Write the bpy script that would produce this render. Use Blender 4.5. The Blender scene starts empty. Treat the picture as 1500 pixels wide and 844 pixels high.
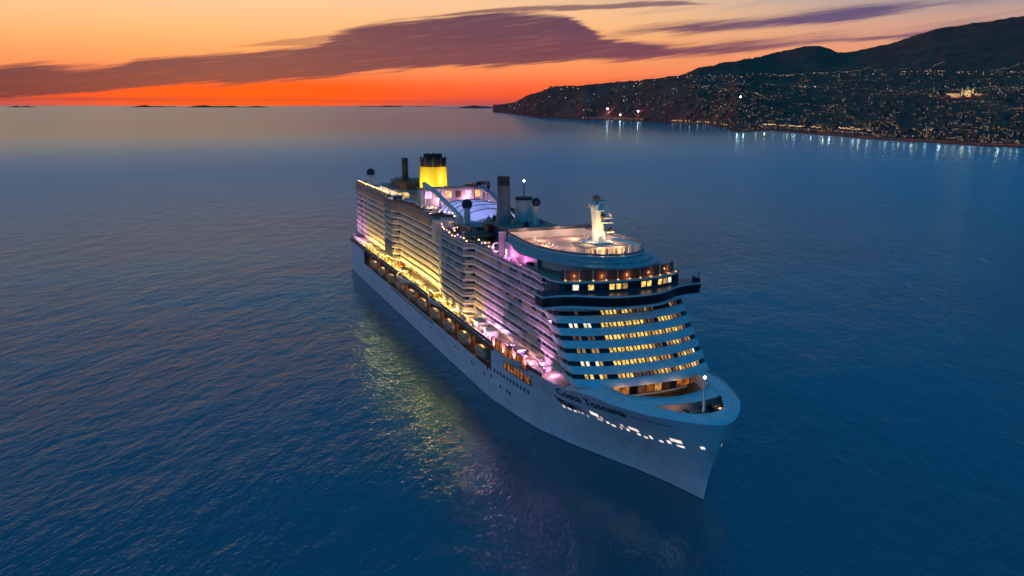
import bpy, math, random
from mathutils import Vector, Matrix, noise as mnoise
random.seed(11)
R = math.radians
scene = bpy.context.scene
col = scene.collection

# ------------------------------------------------------------------ camera
CAM = Vector((296.01, -104.15, 87.49))
YAW, PITCH = 158.50, 12.389
cd = bpy.data.cameras.new('camera')
cam = bpy.data.objects.new('camera', cd)
col.objects.link(cam)
cam.location = CAM
cam.rotation_euler = (R(90 - PITCH), 0, R(YAW - 90))
cd.sensor_width = 36.0
cd.lens = 36.0 * 1220.0 / 1500.0
cd.clip_start = 1.0
cd.clip_end = 600000.0
scene.camera = cam

# ------------------------------------------------------------------ exposure and render settings
vs = scene.view_settings
vs.view_transform = 'Standard'
vs.look = 'None'
vs.exposure = 0.0
vs.gamma = 1.0
vs.use_curve_mapping = False
scene.render.engine = 'CYCLES'
cy = scene.cycles
cy.use_denoising = True
cy.max_bounces = 6
cy.diffuse_bounces = 2
cy.glossy_bounces = 3
cy.transmission_bounces = 3
cy.sample_clamp_indirect = 4.0
cy.sample_clamp_direct = 0.0
cy.caustics_reflective = False
cy.caustics_refractive = False


def srgb(r, g, b, k=1.0):
    def f(c):
        c = c / 255.0
        return c / 12.92 if c <= 0.04045 else ((c + 0.055) / 1.055) ** 2.4
    return (f(r) * k, f(g) * k, f(b) * k, 1.0)


# ------------------------------------------------------------------ world: dusk sky
SUN_AZ, SUN_EL = 177.0, 1.2          # where the sun has just gone down (degrees, +X = 0, counter-clockwise)
world = bpy.data.worlds.new('World')
scene.world = world
world.use_nodes = True
wt = world.node_tree
for n in list(wt.nodes):
    wt.nodes.remove(n)
WN, WL = wt.nodes, wt.links


def wmath(op, a, b=None, c=None, clamp=False):
    n = WN.new('ShaderNodeMath')
    n.operation = op
    n.use_clamp = clamp
    for i, v in enumerate((a, b, c)):
        if v is None:
            continue
        if isinstance(v, (int, float)):
            n.inputs[i].default_value = v
        else:
            WL.new(v, n.inputs[i])
    return n.outputs[0]


def wstep(x, lo, hi):
    n = WN.new('ShaderNodeMapRange')
    n.interpolation_type = 'SMOOTHSTEP'
    WL.new(x, n.inputs['Value'])
    for key, v in (('From Min', lo), ('From Max', hi)):
        if isinstance(v, (int, float)):
            n.inputs[key].default_value = v
        else:
            WL.new(v, n.inputs[key])
    return n.outputs['Result']


def wmix(f, a, b):
    n = WN.new('ShaderNodeMix')
    n.data_type = 'RGBA'
    WL.new(f, n.inputs[0])
    for i, v in ((6, a), (7, b)):
        if isinstance(v, tuple):
            n.inputs[i].default_value = v
        else:
            WL.new(v, n.inputs[i])
    return n.outputs[2]


tc = WN.new('ShaderNodeTexCoord')
vr = WN.new('ShaderNodeVectorRotate')
vr.rotation_type = 'Z_AXIS'
vr.inputs['Angle'].default_value = -R(158.5)
WL.new(tc.outputs['Generated'], vr.inputs['Vector'])
sx = WN.new('ShaderNodeSeparateXYZ')
WL.new(vr.outputs[0], sx.inputs[0])
az = wmath('MULTIPLY', wmath('ARCTAN2', sx.outputs['Y'], sx.outputs['X']), 180 / math.pi)   # degrees, + = towards the sunset
el = wmath('MULTIPLY', wmath('ARCSINE', sx.outputs['Z']), 180 / math.pi)
elc = wmath('MAXIMUM', el, 0.0)
elf = wmath('SQRT', wmath('DIVIDE', elc, 90.0))


def sky_ramp(stops):
    n = WN.new('ShaderNodeValToRGB')
    cr = n.color_ramp
    cr.interpolation = 'B_SPLINE' if False else 'LINEAR'
    pts = [(math.sqrt(e / 90.0), c) for e, c in stops]
    cr.elements[0].position = pts[0][0]
    cr.elements[0].color = pts[0][1]
    cr.elements[1].position = pts[-1][0]
    cr.elements[1].color = pts[-1][1]
    for p, c in pts[1:-1]:
        e = cr.elements.new(p)
        e.color = c
    WL.new(elf, n.inputs['Fac'])
    return n.outputs['Color']


ZEN = (0.003, 0.130, 0.310, 1)
sunset = sky_ramp([(0, srgb(172, 78, 84)), (0.25, srgb(203, 78, 74)), (0.6, srgb(240, 84, 50)), (1.2, srgb(252, 100, 58)),
                   (2.2, srgb(250, 138, 88)), (3.6, srgb(253, 168, 104)), (5.0, srgb(253, 188, 128)), (7.0, srgb(246, 201, 160)),
                   (8.6, srgb(168, 150, 150)), (10.6, srgb(62, 112, 148)), (13, srgb(12, 104, 154)), (20, srgb(4, 100, 152)), (30, (0.002, 0.108, 0.26, 1)), (45, (0.002, 0.13, 0.30, 1)), (90, ZEN)])
side = sky_ramp([(0, srgb(190, 88, 96)), (0.3, srgb(222, 98, 92)), (1.0, srgb(244, 124, 88)), (2.0, srgb(236, 138, 106)),
                 (3.4, srgb(226, 150, 122)), (5.0, srgb(202, 158, 142)), (6.4, srgb(160, 154, 160)), (7.6, srgb(80, 120, 150)),
                 (9, srgb(22, 108, 152)), (13, srgb(10, 106, 156)), (20, srgb(2, 100, 152)), (30, (0.001, 0.108, 0.26, 1)), (45, (0.002, 0.13, 0.30, 1)), (90, ZEN)])
away = sky_ramp([(0, srgb(24, 100, 140)), (3, srgb(22, 104, 150)), (8, srgb(14, 104, 158)), (15, srgb(8, 100, 156)),
                 (30, srgb(4, 104, 164)), (90, ZEN)])
f_lo, f_hi, f_e = wstep(az, -2.0, -29.0), wstep(az, 17.0, -9.0), wstep(el, 6.0, 9.5)
f_side = wmath('ADD', wmath('MULTIPLY', f_lo, wmath('SUBTRACT', 1.0, f_e)), wmath('MULTIPLY', f_hi, f_e))
f_left = wmath('MAXIMUM', wstep(az, 66.0, 125.0), wstep(az, -40.0, -110.0))
skyc = wmix(f_side, sunset, side)
skyc = wmix(wmath('MULTIPLY', wstep(wmath('ABSOLUTE', wmath('SUBTRACT', az, 17.0)), 16.0, 3.0), wstep(el, 2.4, 0.9)), skyc, srgb(255, 78, 24))
skyc = wmix(f_left, skyc, away)
# added gain on the unseen low sky, a warm fill for the starboard side
warm_fill_ = wmath('MULTIPLY', wmath('MULTIPLY', wstep(az, 40.0, 70.0), wstep(az, 140.0, 100.0)), wstep(el, 14.0, 5.0))
vm = WN.new('ShaderNodeVectorMath')
vm.operation = 'SCALE'
WL.new(skyc, vm.inputs[0])
hull_fill_ = wmath('MULTIPLY', wmath('MULTIPLY', wstep(az, 80.0, 115.0), wstep(az, 178.0, 150.0)), wstep(el, 40.0, 12.0))  # second added sky gain, out of view abeam, to lift the starboard hull
WL.new(wmath('ADD', wmath('ADD', wmath('MULTIPLY', warm_fill_, 0.7), 1.0), wmath('MULTIPLY', hull_fill_, 1.3)), vm.inputs['Scale'])
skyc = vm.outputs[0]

# clouds: long stratus banks lying over the sunset, as functions of compass bearing and height
nv = WN.new('ShaderNodeCombineXYZ')
WL.new(wmath('MULTIPLY', az, 0.075), nv.inputs[0])
WL.new(wmath('MULTIPLY', wmath('ADD', el, wmath('MULTIPLY', az, 0.11)), 1.35), nv.inputs[1])


def wnoise(scale, detail, rough, off):
    mp = WN.new('ShaderNodeMapping')
    mp.inputs['Location'].default_value = off
    WL.new(nv.outputs[0], mp.inputs[0])
    n = WN.new('ShaderNodeTexNoise')
    n.inputs['Scale'].default_value = scale
    n.inputs['Detail'].default_value = detail
    n.inputs['Roughness'].default_value = rough
    WL.new(mp.outputs[0], n.inputs['Vector'])
    return n.outputs['Fac']


nz1 = wnoise(1.2, 7, 0.62, (3.1, 1.7, 0))
nz2 = wnoise(3.2, 6, 0.65, (8.4, 5.2, 0))
nz3 = wnoise(0.8, 6, 0.6, (1.2, 9.3, 0))


def azel(x, y):                       # bearing / height of a point of the sky seen from the drone
    a = math.atan((750 - x) / 1249.0)
    return math.degrees(a), math.degrees(math.atan((154 - y) / 1249.0 * math.cos(a)))


def wcurve(pts):                      # elevation as a function of bearing
    n = WN.new('ShaderNodeFloatCurve')
    c = n.mapping.curves[0]
    q = sorted(((a + 45) / 90.0, e / 10.0) for a, e in (azel(x, y) for x, y in pts))
    c.points[0].location = q[0]
    c.points[1].location = q[-1]
    for p in q[1:-1]:
        c.points.new(*p)
    n.mapping.use_clip = False
    n.mapping.update()
    WL.new(wmath('DIVIDE', wmath('ADD', az, 45.0), 90.0), n.inputs['Value'])
    return wmath('MULTIPLY', n.outputs[0], 10.0)


def bank(top, bot, soft, wob, amount, nz=nz1):
    t, b = wcurve(top), wcurve(bot)
    w = wmath('MULTIPLY', wmath('SUBTRACT', nz, 0.5), wob)
    w2 = wmath('MULTIPLY', wmath('SUBTRACT', nz2, 0.5), wob * 0.5)
    e2 = wmath('ADD', wmath('ADD', el, w), w2)
    d = wmath('MULTIPLY', wstep(wmath('SUBTRACT', t, e2), 0.0, soft), wstep(wmath('SUBTRACT', e2, b), 0.0, soft * 0.7))
    return wmath('MULTIPLY', d, amount)


b1 = bank([(-300, 102), (0, 97), (60, 92), (180, 93), (210, 84), (330, 76), (450, 67), (500, 50), (560, 36), (640, 28), (720, 21), (800, 20),
           (850, 34), (880, 52), (940, 60), (1040, 72), (1100, 90), (1300, 120)],
          [(-300, 154), (0, 147), (120, 143), (200, 133), (330, 128), (480, 120), (560, 112), (640, 106), (760, 102), (850, 92), (940, 84), (1040, 82), (1100, 92), (1300, 124)],
          0.50, 1.45, 1.0)
b6 = bank([(640, 26), (740, 16), (860, 12), (960, 7), (1010, 9), (1060, 14)], [(640, 32), (740, 26), (860, 22), (960, 18), (1010, 15), (1060, 16)], 0.18, 0.5, 0.8)
b2 = bank([(860, 60), (940, 40), (1000, 34), (1100, 26), (1200, 14), (1300, 8), (1400, 4), (1480, 3), (1700, -10), (2000, -10)],
          [(860, 64), (940, 58), (1000, 56), (1100, 50), (1200, 45), (1300, 32), (1400, 20), (1480, 14), (1700, 10), (2000, 10)], 0.65, 1.1, 1.0)
b3 = bank([(800, 80), (900, 62), (1000, 62), (1100, 56), (1200, 50), (1300, 46), (1400, 30), (1500, 24), (1700, 15)],
          [(800, 92), (900, 96), (1000, 88), (1100, 80), (1200, 72), (1300, 70), (1400, 52), (1500, 44), (1700, 36)], 0.7, 1.5, 1.0, nz3)
b4 = bank([(-300, 138), (0, 140), (200, 140), (420, 142), (600, 146), (800, 150)],
          [(-300, 152), (0, 151), (200, 151), (420, 151), (600, 152), (800, 153)], 0.25, 0.5, 0.42, nz3)
b5 = bank([(330, 72), (380, 66), (450, 58), (520, 52), (600, 60)], [(330, 74), (380, 72), (450, 70), (520, 66), (600, 62)], 0.15, 0.4, 0.5, nz3)
wisps = wmath('MULTIPLY', wstep(nz3, 0.50, 0.75), wmath('MULTIPLY', wstep(az, 8.0, -14.0), wstep(el, 9.0, 5.0)))
cl = wmath('MAXIMUM', wmath('MAXIMUM', wmath('MAXIMUM', b1, b6), b2), wmath('MAXIMUM', b3, wmath('MAXIMUM', b4, b5)))
cl = wmath('MAXIMUM', cl, wmath('MULTIPLY', wisps, 0.42), clamp=True)
thin = wstep(nz2, 0.30, 0.78)
ccol_l = wmix(wstep(el, 0.3, 3.6), srgb(112, 54, 62), srgb(104, 62, 78))
ccol_r = wmix(wstep(el, 1.5, 6.0), srgb(134, 70, 92), srgb(100, 88, 128))
ccol = wmix(f_side, wmix(wstep(az, 18.0, -6.0), ccol_l, wmix(wstep(el, 2.0, 6.0), srgb(124, 64, 80), srgb(98, 64, 90))), ccol_r)
ccol = wmix(wmath('MULTIPLY', wstep(nz2, 0.48, 0.80), 0.16), ccol, skyc)
ccol = wmix(wmath('MULTIPLY', wstep(nz3, 0.55, 0.30), 0.35), ccol, srgb(84, 52, 80))
front = wmath('MULTIPLY', wstep(wmath('ABSOLUTE', az), 70.0, 45.0), wstep(el, 14.0, 9.0))
skyc = wmix(wmath('MULTIPLY', cl, front), skyc, ccol)

nish = WN.new('ShaderNodeTexSky')
nish.sky_type = 'NISHITA'
nish.sun_disc = False
nish.sun_elevation = R(SUN_EL)
nish.sun_rotation = R(90 - SUN_AZ)
nish.air_density = 1.0
nish.dust_density = 1.0
bgA = WN.new('ShaderNodeBackground')
WL.new(nish.outputs[0], bgA.inputs['Color'])
bgA.inputs['Strength'].default_value = 0.006
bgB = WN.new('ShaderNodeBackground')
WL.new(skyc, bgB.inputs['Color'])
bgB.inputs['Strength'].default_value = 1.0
addb = WN.new('ShaderNodeAddShader')
WL.new(bgA.outputs[0], addb.inputs[0])
WL.new(bgB.outputs[0], addb.inputs[1])
wo = WN.new('ShaderNodeOutputWorld')
WL.new(addb.outputs[0], wo.inputs['Surface'])
world.cycles.sampling_method = 'MANUAL'
world.cycles.sample_map_resolution = 1024

sd = bpy.data.lights.new('sun', 'SUN')
sd.energy = 0.02
sd.angle = R(120)
sd.color = (1.0, 0.42, 0.2)
so = bpy.data.objects.new('sun', sd)
col.objects.link(so)
d = Vector((math.cos(R(SUN_AZ)) * math.cos(R(3)), math.sin(R(SUN_AZ)) * math.cos(R(3)), math.sin(R(3))))
so.rotation_euler = d.to_track_quat('Z', 'Y').to_euler()

# ------------------------------------------------------------------ helpers: materials


class NT:
    def __init__(s, name):
        s.m = bpy.data.materials.new(name)
        s.m.use_nodes = True
        s.t = s.m.node_tree
        s.b = s.t.nodes['Principled BSDF']
        s.o = s.t.nodes['Material Output']

    def n(s, kind, **kw):
        x = s.t.nodes.new(kind)
        for k, v in kw.items():
            setattr(x, k, v)
        return x

    def link(s, a, b):
        s.t.links.new(a, b)

    def set(s, node, key, v):
        if isinstance(v, (int, float, tuple)):
            node.inputs[key].default_value = v
        else:
            s.link(v, node.inputs[key])

    def math(s, op, a, b=None, clamp=False):
        x = s.n('ShaderNodeMath', operation=op, use_clamp=clamp)
        s.set(x, 0, a)
        if b is not None:
            s.set(x, 1, b)
        return x.outputs[0]

    def mix(s, f, a, b):
        x = s.n('ShaderNodeMix', data_type='RGBA')
        s.set(x, 0, f)
        s.set(x, 6, a)
        s.set(x, 7, b)
        return x.outputs[2]

    def rng(s, v, a, b, c=0.0, d=1.0, smooth=True):
        x = s.n('ShaderNodeMapRange')
        if smooth:
            x.interpolation_type = 'SMOOTHSTEP'
        s.set(x, 'Value', v)
        s.set(x, 'From Min', a)
        s.set(x, 'From Max', b)
        s.set(x, 'To Min', c)
        s.set(x, 'To Max', d)
        return x.outputs['Result']

    def coord(s, what='Object'):
        return s.n('ShaderNodeTexCoord').outputs[what]

    def noise(s, vec, scale, detail=4, rough=0.5, stretch=None):
        if stretch:
            mp = s.n('ShaderNodeMapping')
            s.link(vec, mp.inputs[0])
            mp.inputs['Scale'].default_value = stretch
            vec = mp.outputs[0]
        x = s.n('ShaderNodeTexNoise')
        s.link(vec, x.inputs['Vector'])
        x.inputs['Scale'].default_value = scale
        x.inputs['Detail'].default_value = detail
        x.inputs['Roughness'].default_value = rough
        return x.outputs['Fac']


def rgb(*c):
    return (c[0], c[1], c[2], 1.0)


def paint(name, c, rough=0.5, var=0.12, scale=0.25, stretch=(1, 1, 0.25), metal=0.0, c2=None):
    k = NT(name)
    f = k.noise(k.coord(), scale, 5, 0.6, stretch)
    f2 = k.noise(k.coord(), scale * 7, 3, 0.6)
    ff = k.math('MULTIPLY', k.math('ADD', f, f2), 0.5)
    if c2 is None:
        c2 = tuple(x * (1 - 2.2 * var) for x in c)
    k.link(k.mix(k.rng(ff, 0.35, 0.65), rgb(*c2), rgb(*c)), k.b.inputs['Base Color'])
    k.b.inputs['Roughness'].default_value = rough
    k.b.inputs['Metallic'].default_value = metal
    return k.m


def glow(name, c, strength, var=0.0, scale=0.8, base=(0.02, 0.02, 0.02)):
    k = NT(name)
    k.b.inputs['Base Color'].default_value = rgb(*base)
    k.b.inputs['Emission Color'].default_value = rgb(*c)
    if var > 0:
        f = k.noise(k.coord(), scale, 2, 0.5)
        k.link(k.rng(f, 0.3, 0.7, strength * (1 - var), strength * (1 + var)), k.b.inputs['Emission Strength'])
    else:
        k.b.inputs['Emission Strength'].default_value = strength
    return k.m


M = {}
M['white'] = paint('white_paint', (0.80, 0.80, 0.78), 0.45, 0.08, 0.12)
k = NT('hull_paint')
hx = k.n('ShaderNodeSeparateXYZ')
hc = k.coord()
k.link(hc, hx.inputs[0])
hv = k.n('ShaderNodeCombineXYZ')
k.link(hx.outputs['X'], hv.inputs[0])
k.link(hx.outputs['Z'], hv.inputs[1])
hb = k.n('ShaderNodeTexBrick')
k.link(hv.outputs[0], hb.inputs['Vector'])
for key_, v_ in (('Scale', 1.0), ('Mortar Size', 0.05), ('Mortar Smooth', 0.6), ('Brick Width', 9.0), ('Row Height', 2.6), ('Bias', 0.0)):
    hb.inputs[key_].default_value = v_
hb.inputs['Color1'].default_value = rgb(0.80, 0.80, 0.79)
hb.inputs['Color2'].default_value = rgb(0.70, 0.70, 0.69)
hb.inputs['Mortar'].default_value = rgb(0.52, 0.53, 0.54)
streak = k.noise(hc, 0.35, 5, 0.65, (1, 1, 0.10))
blot = k.noise(hc, 0.05, 4, 0.6)
c1_ = k.mix(k.math('MULTIPLY', k.rng(streak, 0.5, 0.72), 0.38), hb.outputs['Color'], rgb(0.46, 0.40, 0.35))
c2_ = k.mix(k.math('MULTIPLY', k.rng(blot, 0.4, 0.7), 0.30), c1_, rgb(0.50, 0.51, 0.53))
boot = k.rng(hx.outputs['Z'], 0.10, 0.25)
k.link(k.mix(boot, rgb(0.02, 0.045, 0.08), c2_), k.b.inputs['Base Color'])
k.b.inputs['Roughness'].default_value = 0.42
M['hull'] = k.m
M['offwhite'] = paint('warm_white_paint', (0.66, 0.63, 0.58), 0.5, 0.12, 0.3)
M['deck'] = paint('teak_deck', (0.42, 0.33, 0.25), 0.7, 0.15, 0.9, (0.3, 3, 1))
M['beige'] = paint('beige_sports_deck', (0.62, 0.46, 0.37), 0.7, 0.12, 0.35, (1, 1, 1))
M['greydeck'] = paint('grey_deck', (0.36, 0.37, 0.39), 0.7, 0.14, 0.4, (1, 1, 1))
k = NT('frosted_balustrade')
bx_ = k.n('ShaderNodeSeparateXYZ')
k.link(k.coord(), bx_.inputs[0])
bv_ = k.n('ShaderNodeCombineXYZ')
k.link(k.math('FLOOR', k.math('DIVIDE', bx_.outputs['X'], 3.3)), bv_.inputs[0])
k.link(k.math('FLOOR', k.math('DIVIDE', k.math('SUBTRACT', bx_.outputs['Z'], 21.0), 2.65)), bv_.inputs[1])
bw_ = k.n('ShaderNodeTexWhiteNoise', noise_dimensions='2D')
k.link(bv_.outputs[0], bw_.inputs['Vector'])
k.link(k.mix(bw_.outputs['Value'], rgb(0.18, 0.15, 0.14), rgb(0.46, 0.40, 0.36)), k.b.inputs['Base Color'])
k.b.inputs['Roughness'].default_value = 0.3
M['balus'] = k.m
M['brown'] = paint('brown_panel', (0.20, 0.10, 0.055), 0.6, 0.2, 0.5)
M['palegrey'] = paint('pale_grey_roof', (0.46, 0.44, 0.43), 0.4, 0.18, 0.4, (1, 1, 1))
M['umber'] = paint('umber_cladding', (0.36, 0.26, 0.19), 0.6, 0.2, 0.4)
M['navy'] = paint('navy_panel', (0.05, 0.075, 0.11), 0.35, 0.2, 0.3)
M['dark'] = paint('dark_steel', (0.03, 0.032, 0.036), 0.5, 0.2, 0.5)
M['grey'] = paint('grey_steel', (0.22, 0.23, 0.25), 0.5, 0.15, 0.5)
M['yellow'] = paint('yellow_paint', (0.86, 0.54, 0.012), 0.4, 0.03, 0.2)
M['black'] = paint('soot_black', (0.022, 0.018, 0.016), 0.6, 0.3, 0.4)
M['tan'] = paint('tan_grp', (0.62, 0.40, 0.25), 0.4, 0.12, 0.6)
M['orange'] = paint('orange_grp', (0.62, 0.33, 0.16), 0.4, 0.1, 0.6)
M['red'] = paint('red_canvas', (0.55, 0.05, 0.03), 0.7, 0.1)
M['olive'] = paint('olive_canvas', (0.22, 0.17, 0.05), 0.8, 0.15)
M['teal'] = paint('teal_paint', (0.02, 0.22, 0.30), 0.4, 0.1)
M['blue'] = paint('blue_paint', (0.015, 0.04, 0.16), 0.4, 0.1)
M['cloth'] = paint('lounger_cloth', (0.7, 0.55, 0.45), 0.8, 0.1)

k = NT('dark_glass')
k.b.inputs['Base Color'].default_value = rgb(0.012, 0.016, 0.022)
k.b.inputs['Roughness'].default_value = 0.08
M['glass'] = k.m
k = NT('bronze_glass')
k.b.inputs['Base Color'].default_value = rgb(0.16, 0.075, 0.04)
k.b.inputs['Roughness'].default_value = 0.12
M['bronze'] = k.m

M['win_hi'] = glow('lit_window', (1.0, 0.60, 0.13), 1.05, 0.65, 1.1, (0.05, 0.03, 0.01))
M['win_mid'] = glow('dim_lit_window', (1.0, 0.50, 0.16), 0.42, 0.5, 0.9, (0.05, 0.03, 0.02))
M['win_lo'] = glow('curtained_window', (0.9, 0.40, 0.22), 0.10, 0.5, 0.9, (0.05, 0.04, 0.04))
M['win_pale'] = glow('pale_lit_window', (1.0, 0.82, 0.62), 1.1, 0.4, 0.9, (0.05, 0.04, 0.03))
M['warm'] = glow('warm_lamp', (1.0, 0.62, 0.28), 5.0)
M['terracelamp'] = glow('terrace_lamp', (1.0, 0.55, 0.22), 1.3)
M['warmsoft'] = glow('warm_strip_light', (1.0, 0.50, 0.20), 1.3, 0.6, 0.5)
M['orangeglow'] = glow('orange_lit_glazing', (1.0, 0.27, 0.05), 0.26, 0.9, 0.55, (0.1, 0.05, 0.02))
M['whitelamp'] = glow('white_lamp', (1.0, 0.92, 0.95), 16.0)
M['whiteslot'] = glow('white_lit_opening', (1.0, 0.84, 0.80), 1.1, 0.25, 0.8)
M['whitedim'] = glow('dim_lit_opening', (1.0, 0.86, 0.84), 0.5, 0.5, 0.8)
M['yellowstrip'] = glow('yellow_strip_light', (1.0, 0.80, 0.28), 2.2, 0.5, 0.3)
M['pinkstrip'] = glow('magenta_strip_light', (1.0, 0.42, 0.86), 2.0, 0.5, 0.3)
M['pool'] = glow('lit_pool_water', (0.45, 0.62, 1.0), 0.9, 0.2, 0.6, (0.02, 0.1, 0.2))
M['dome'] = glow('lit_dome_fabric', (0.36, 0.40, 0.95), 0.62, 0.35, 0.12, (0.25, 0.25, 0.4))

# cabin glazing behind the balconies: some cabins lit, most dark
k = NT('cabin_glazing')
sp = k.n('ShaderNodeSeparateXYZ')
k.link(k.coord(), sp.inputs[0])
cx_ = k.math('FLOOR', k.math('DIVIDE', sp.outputs['X'], 3.3))
cz_ = k.math('FLOOR', k.math('DIVIDE', k.math('SUBTRACT', sp.outputs['Z'], 21.3), 2.65))
cv = k.n('ShaderNodeCombineXYZ')
k.link(cx_, cv.inputs[0])
k.link(cz_, cv.inputs[1])
wn = k.n('ShaderNodeTexWhiteNoise', noise_dimensions='2D')
k.link(cv.outputs[0], wn.inputs['Vector'])
fx_ = k.math('FRACT', k.math('DIVIDE', sp.outputs['X'], 3.3))
pane = k.math('MULTIPLY', k.math('GREATER_THAN', fx_, 0.14), k.math('LESS_THAN', fx_, 0.72))
lit = k.math('MULTIPLY', k.rng(wn.outputs['Value'], 0.55, 1.0, 0.0, 0.75, False), pane)
k.link(k.mix(pane, rgb(0.16, 0.14, 0.13), rgb(0.02, 0.022, 0.026)), k.b.inputs['Base Color'])
k.b.inputs['Emission Color'].default_value = rgb(1.0, 0.5, 0.2)
k.link(lit, k.b.inputs['Emission Strength'])
k.b.inputs['Roughness'].default_value = 0.25
M['cabin'] = k.m

# ------------------------------------------------------------------ helpers: meshes


class MB:
    def __init__(s):
        s.v, s.f, s.mi, s.mats = [], [], [], []

    def mat(s, m):
        if m not in s.mats:
            s.mats.append(m)
        return s.mats.index(m)

    def add(s, verts, faces, m):
        o = len(s.v)
        s.v += [tuple(p) for p in verts]
        i = s.mat(m)
        for f in faces:
            s.f.append(tuple(o + q for q in f))
            s.mi.append(i)

    def box(s, x0, x1, y0, y1, z0, z1, m):
        vs_ = [(x0, y0, z0), (x1, y0, z0), (x1, y1, z0), (x0, y1, z0), (x0, y0, z1), (x1, y0, z1), (x1, y1, z1), (x0, y1, z1)]
        s.add(vs_, [(3, 2, 1, 0), (4, 5, 6, 7), (0, 1, 5, 4), (1, 2, 6, 5), (2, 3, 7, 6), (3, 0, 4, 7)], m)

    def grid(s, rows, m, closed=False, flip=False):
        nr, nc = len(rows), len(rows[0])
        fs = []
        for i in range(nr - 1):
            for j in range(nc if closed else nc - 1):
                j2 = (j + 1) % nc
                q = (i * nc + j, i * nc + j2, (i + 1) * nc + j2, (i + 1) * nc + j)
                fs.append(q[::-1] if flip else q)
        s.add([p for r in rows for p in r], fs, m)

    def ngon(s, pts, m):
        s.add(pts, [tuple(range(len(pts)))], m)

    def lathe(s, cx, cy, prof, n, m, sx=1.0, sy=1.0):
        rows = [[(cx + r * sx * math.cos(2 * math.pi * i / n), cy + r * sy * math.sin(2 * math.pi * i / n), z) for i in range(n)] for r, z in prof]
        s.grid(rows, m, True)
        s.ngon(rows[-1], m)
        s.ngon(rows[0][::-1], m)

    def sphere(s, c, r, m, n=14, k=9):
        prof = [(max(0.01, r * math.sin(math.pi * (j / k))), c[2] - r * math.cos(math.pi * j / k)) for j in range(k + 1)]
        s.lathe(c[0], c[1], prof, n, m)

    def tube(s, pts, r, m, n=6, r2=None):
        pts = [Vector(p) for p in pts]
        rows = []
        for i, p in enumerate(pts):
            a = pts[min(i + 1, len(pts) - 1)] - pts[max(i - 1, 0)]
            a.normalize()
            u = a.cross(Vector((0, 0, 1)) if abs(a.z) < 0.9 else Vector((1, 0, 0)))
            u.normalize()
            w = a.cross(u)
            rr = r if r2 is None else r + (r2 - r) * i / (len(pts) - 1)
            rows.append([p + (u * math.cos(2 * math.pi * j / n) + w * math.sin(2 * math.pi * j / n)) * rr for j in range(n)])
        s.grid(rows, m, True)
        s.ngon(rows[-1], m)
        s.ngon(rows[0][::-1], m)

    def ribbon(s, path, z0, z1, t, m):
        """upright wall of thickness t along a plan path [(x, y), ...]"""
        P = [Vector((p[0], p[1])) for p in path]
        inn = []
        for i, p in enumerate(P):
            a = P[min(i + 1, len(P) - 1)] - P[max(i - 1, 0)]
            a.normalize()
            inn.append(p + Vector((-a.y, a.x)) * t)
        A = [(p.x, p.y) for p in P]
        B = [(p.x, p.y) for p in inn]
        loop = [[(x, y, z0) for x, y in A], [(x, y, z1) for x, y in A], [(x, y, z1) for x, y in B], [(x, y, z0) for x, y in B], [(x, y, z0) for x, y in A]]
        s.grid(loop, m)
        for e in (0, -1):
            q = [loop[0][e], loop[1][e], loop[2][e], loop[3][e]]
            s.ngon(q, m)

    def slab(s, half, z0, z1, m, mtop=None):
        """closed deck plate from a half outline [(x, y>=0), ...] running bow to stern, mirrored about y = 0"""
        n = len(half)
        L = [(x, y) for x, y in half]
        for z, mm, fl in ((z1, mtop or m, False), (z0, m, True)):
            s.grid([[(x, -y, z) for x, y in L], [(x, y, z) for x, y in L]], mm, False, not fl)
        for sg in (-1, 1):
            s.grid([[(x, sg * y, z0) for x, y in L], [(x, sg * y, z1) for x, y in L]], m, False, sg > 0)

    def build(s, name, parent=None, smooth=None):
        me = bpy.data.meshes.new(name)
        me.from_pydata(s.v, [], s.f)
        for m in s.mats:
            me.materials.append(m)
        me.polygons.foreach_set('material_index', s.mi)
        me.validate()
        import bmesh
        bm = bmesh.new()
        bm.from_mesh(me)
        bmesh.ops.remove_doubles(bm, verts=bm.verts, dist=0.0005)
        bmesh.ops.recalc_face_normals(bm, faces=bm.faces)
        bm.to_mesh(me)
        bm.free()
        if smooth:
            me.polygons.foreach_set('use_smooth', [True] * len(me.polygons))
            try:
                me.set_sharp_from_angle(angle=R(smooth))
            except Exception:
                pass
        o = bpy.data.objects.new(name, me)
        col.objects.link(o)
        if parent:
            o.parent = parent
        return o


def empty(name, loc=(0, 0, 0), rz=0.0):
    o = bpy.data.objects.new(name, None)
    col.objects.link(o)
    o.location = loc
    o.rotation_euler = (0, 0, rz)
    o.empty_display_size = 2
    return o


def tag(o, label=None, cat=None, group=None, kind=None):
    if label:
        o['label'] = label
    if cat:
        o['category'] = cat
    if group:
        o['group'] = group
    if kind:
        o['kind'] = kind
    return o


def copy_tree(o, parent=None):
    c = o.copy()
    col.objects.link(c)
    c.parent = parent
    for ch in list(o.children):
        copy_tree(ch, c)
    return c


def lamp(kind, loc, power, color, radius=0.3, name='deck_light', aim=None, spot=None):
    ld = bpy.data.lights.new(name, kind)
    ld.energy = power
    ld.color = color
    ld.shadow_soft_size = radius
    o = bpy.data.objects.new(name, ld)
    col.objects.link(o)
    o.location = loc
    if kind == 'SPOT':
        ld.spot_size = R(spot or 90)
        ld.spot_blend = 0.6
        o.rotation_euler = (Vector(aim) - Vector(loc)).to_track_quat('-Z', 'Y').to_euler()
    return o


def lerp_table(t, x):
    if x <= t[0][0]:
        return t[0][1]
    for (a, va), (b, vb) in zip(t, t[1:]):
        if x <= b:
            return va + (vb - va) * (x - a) / (b - a)
    return t[-1][1]


def sstep(x, a, b):
    t = min(1.0, max(0.0, (x - a) / (b - a)))
    return t * t * (3 - 2 * t)


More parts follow.
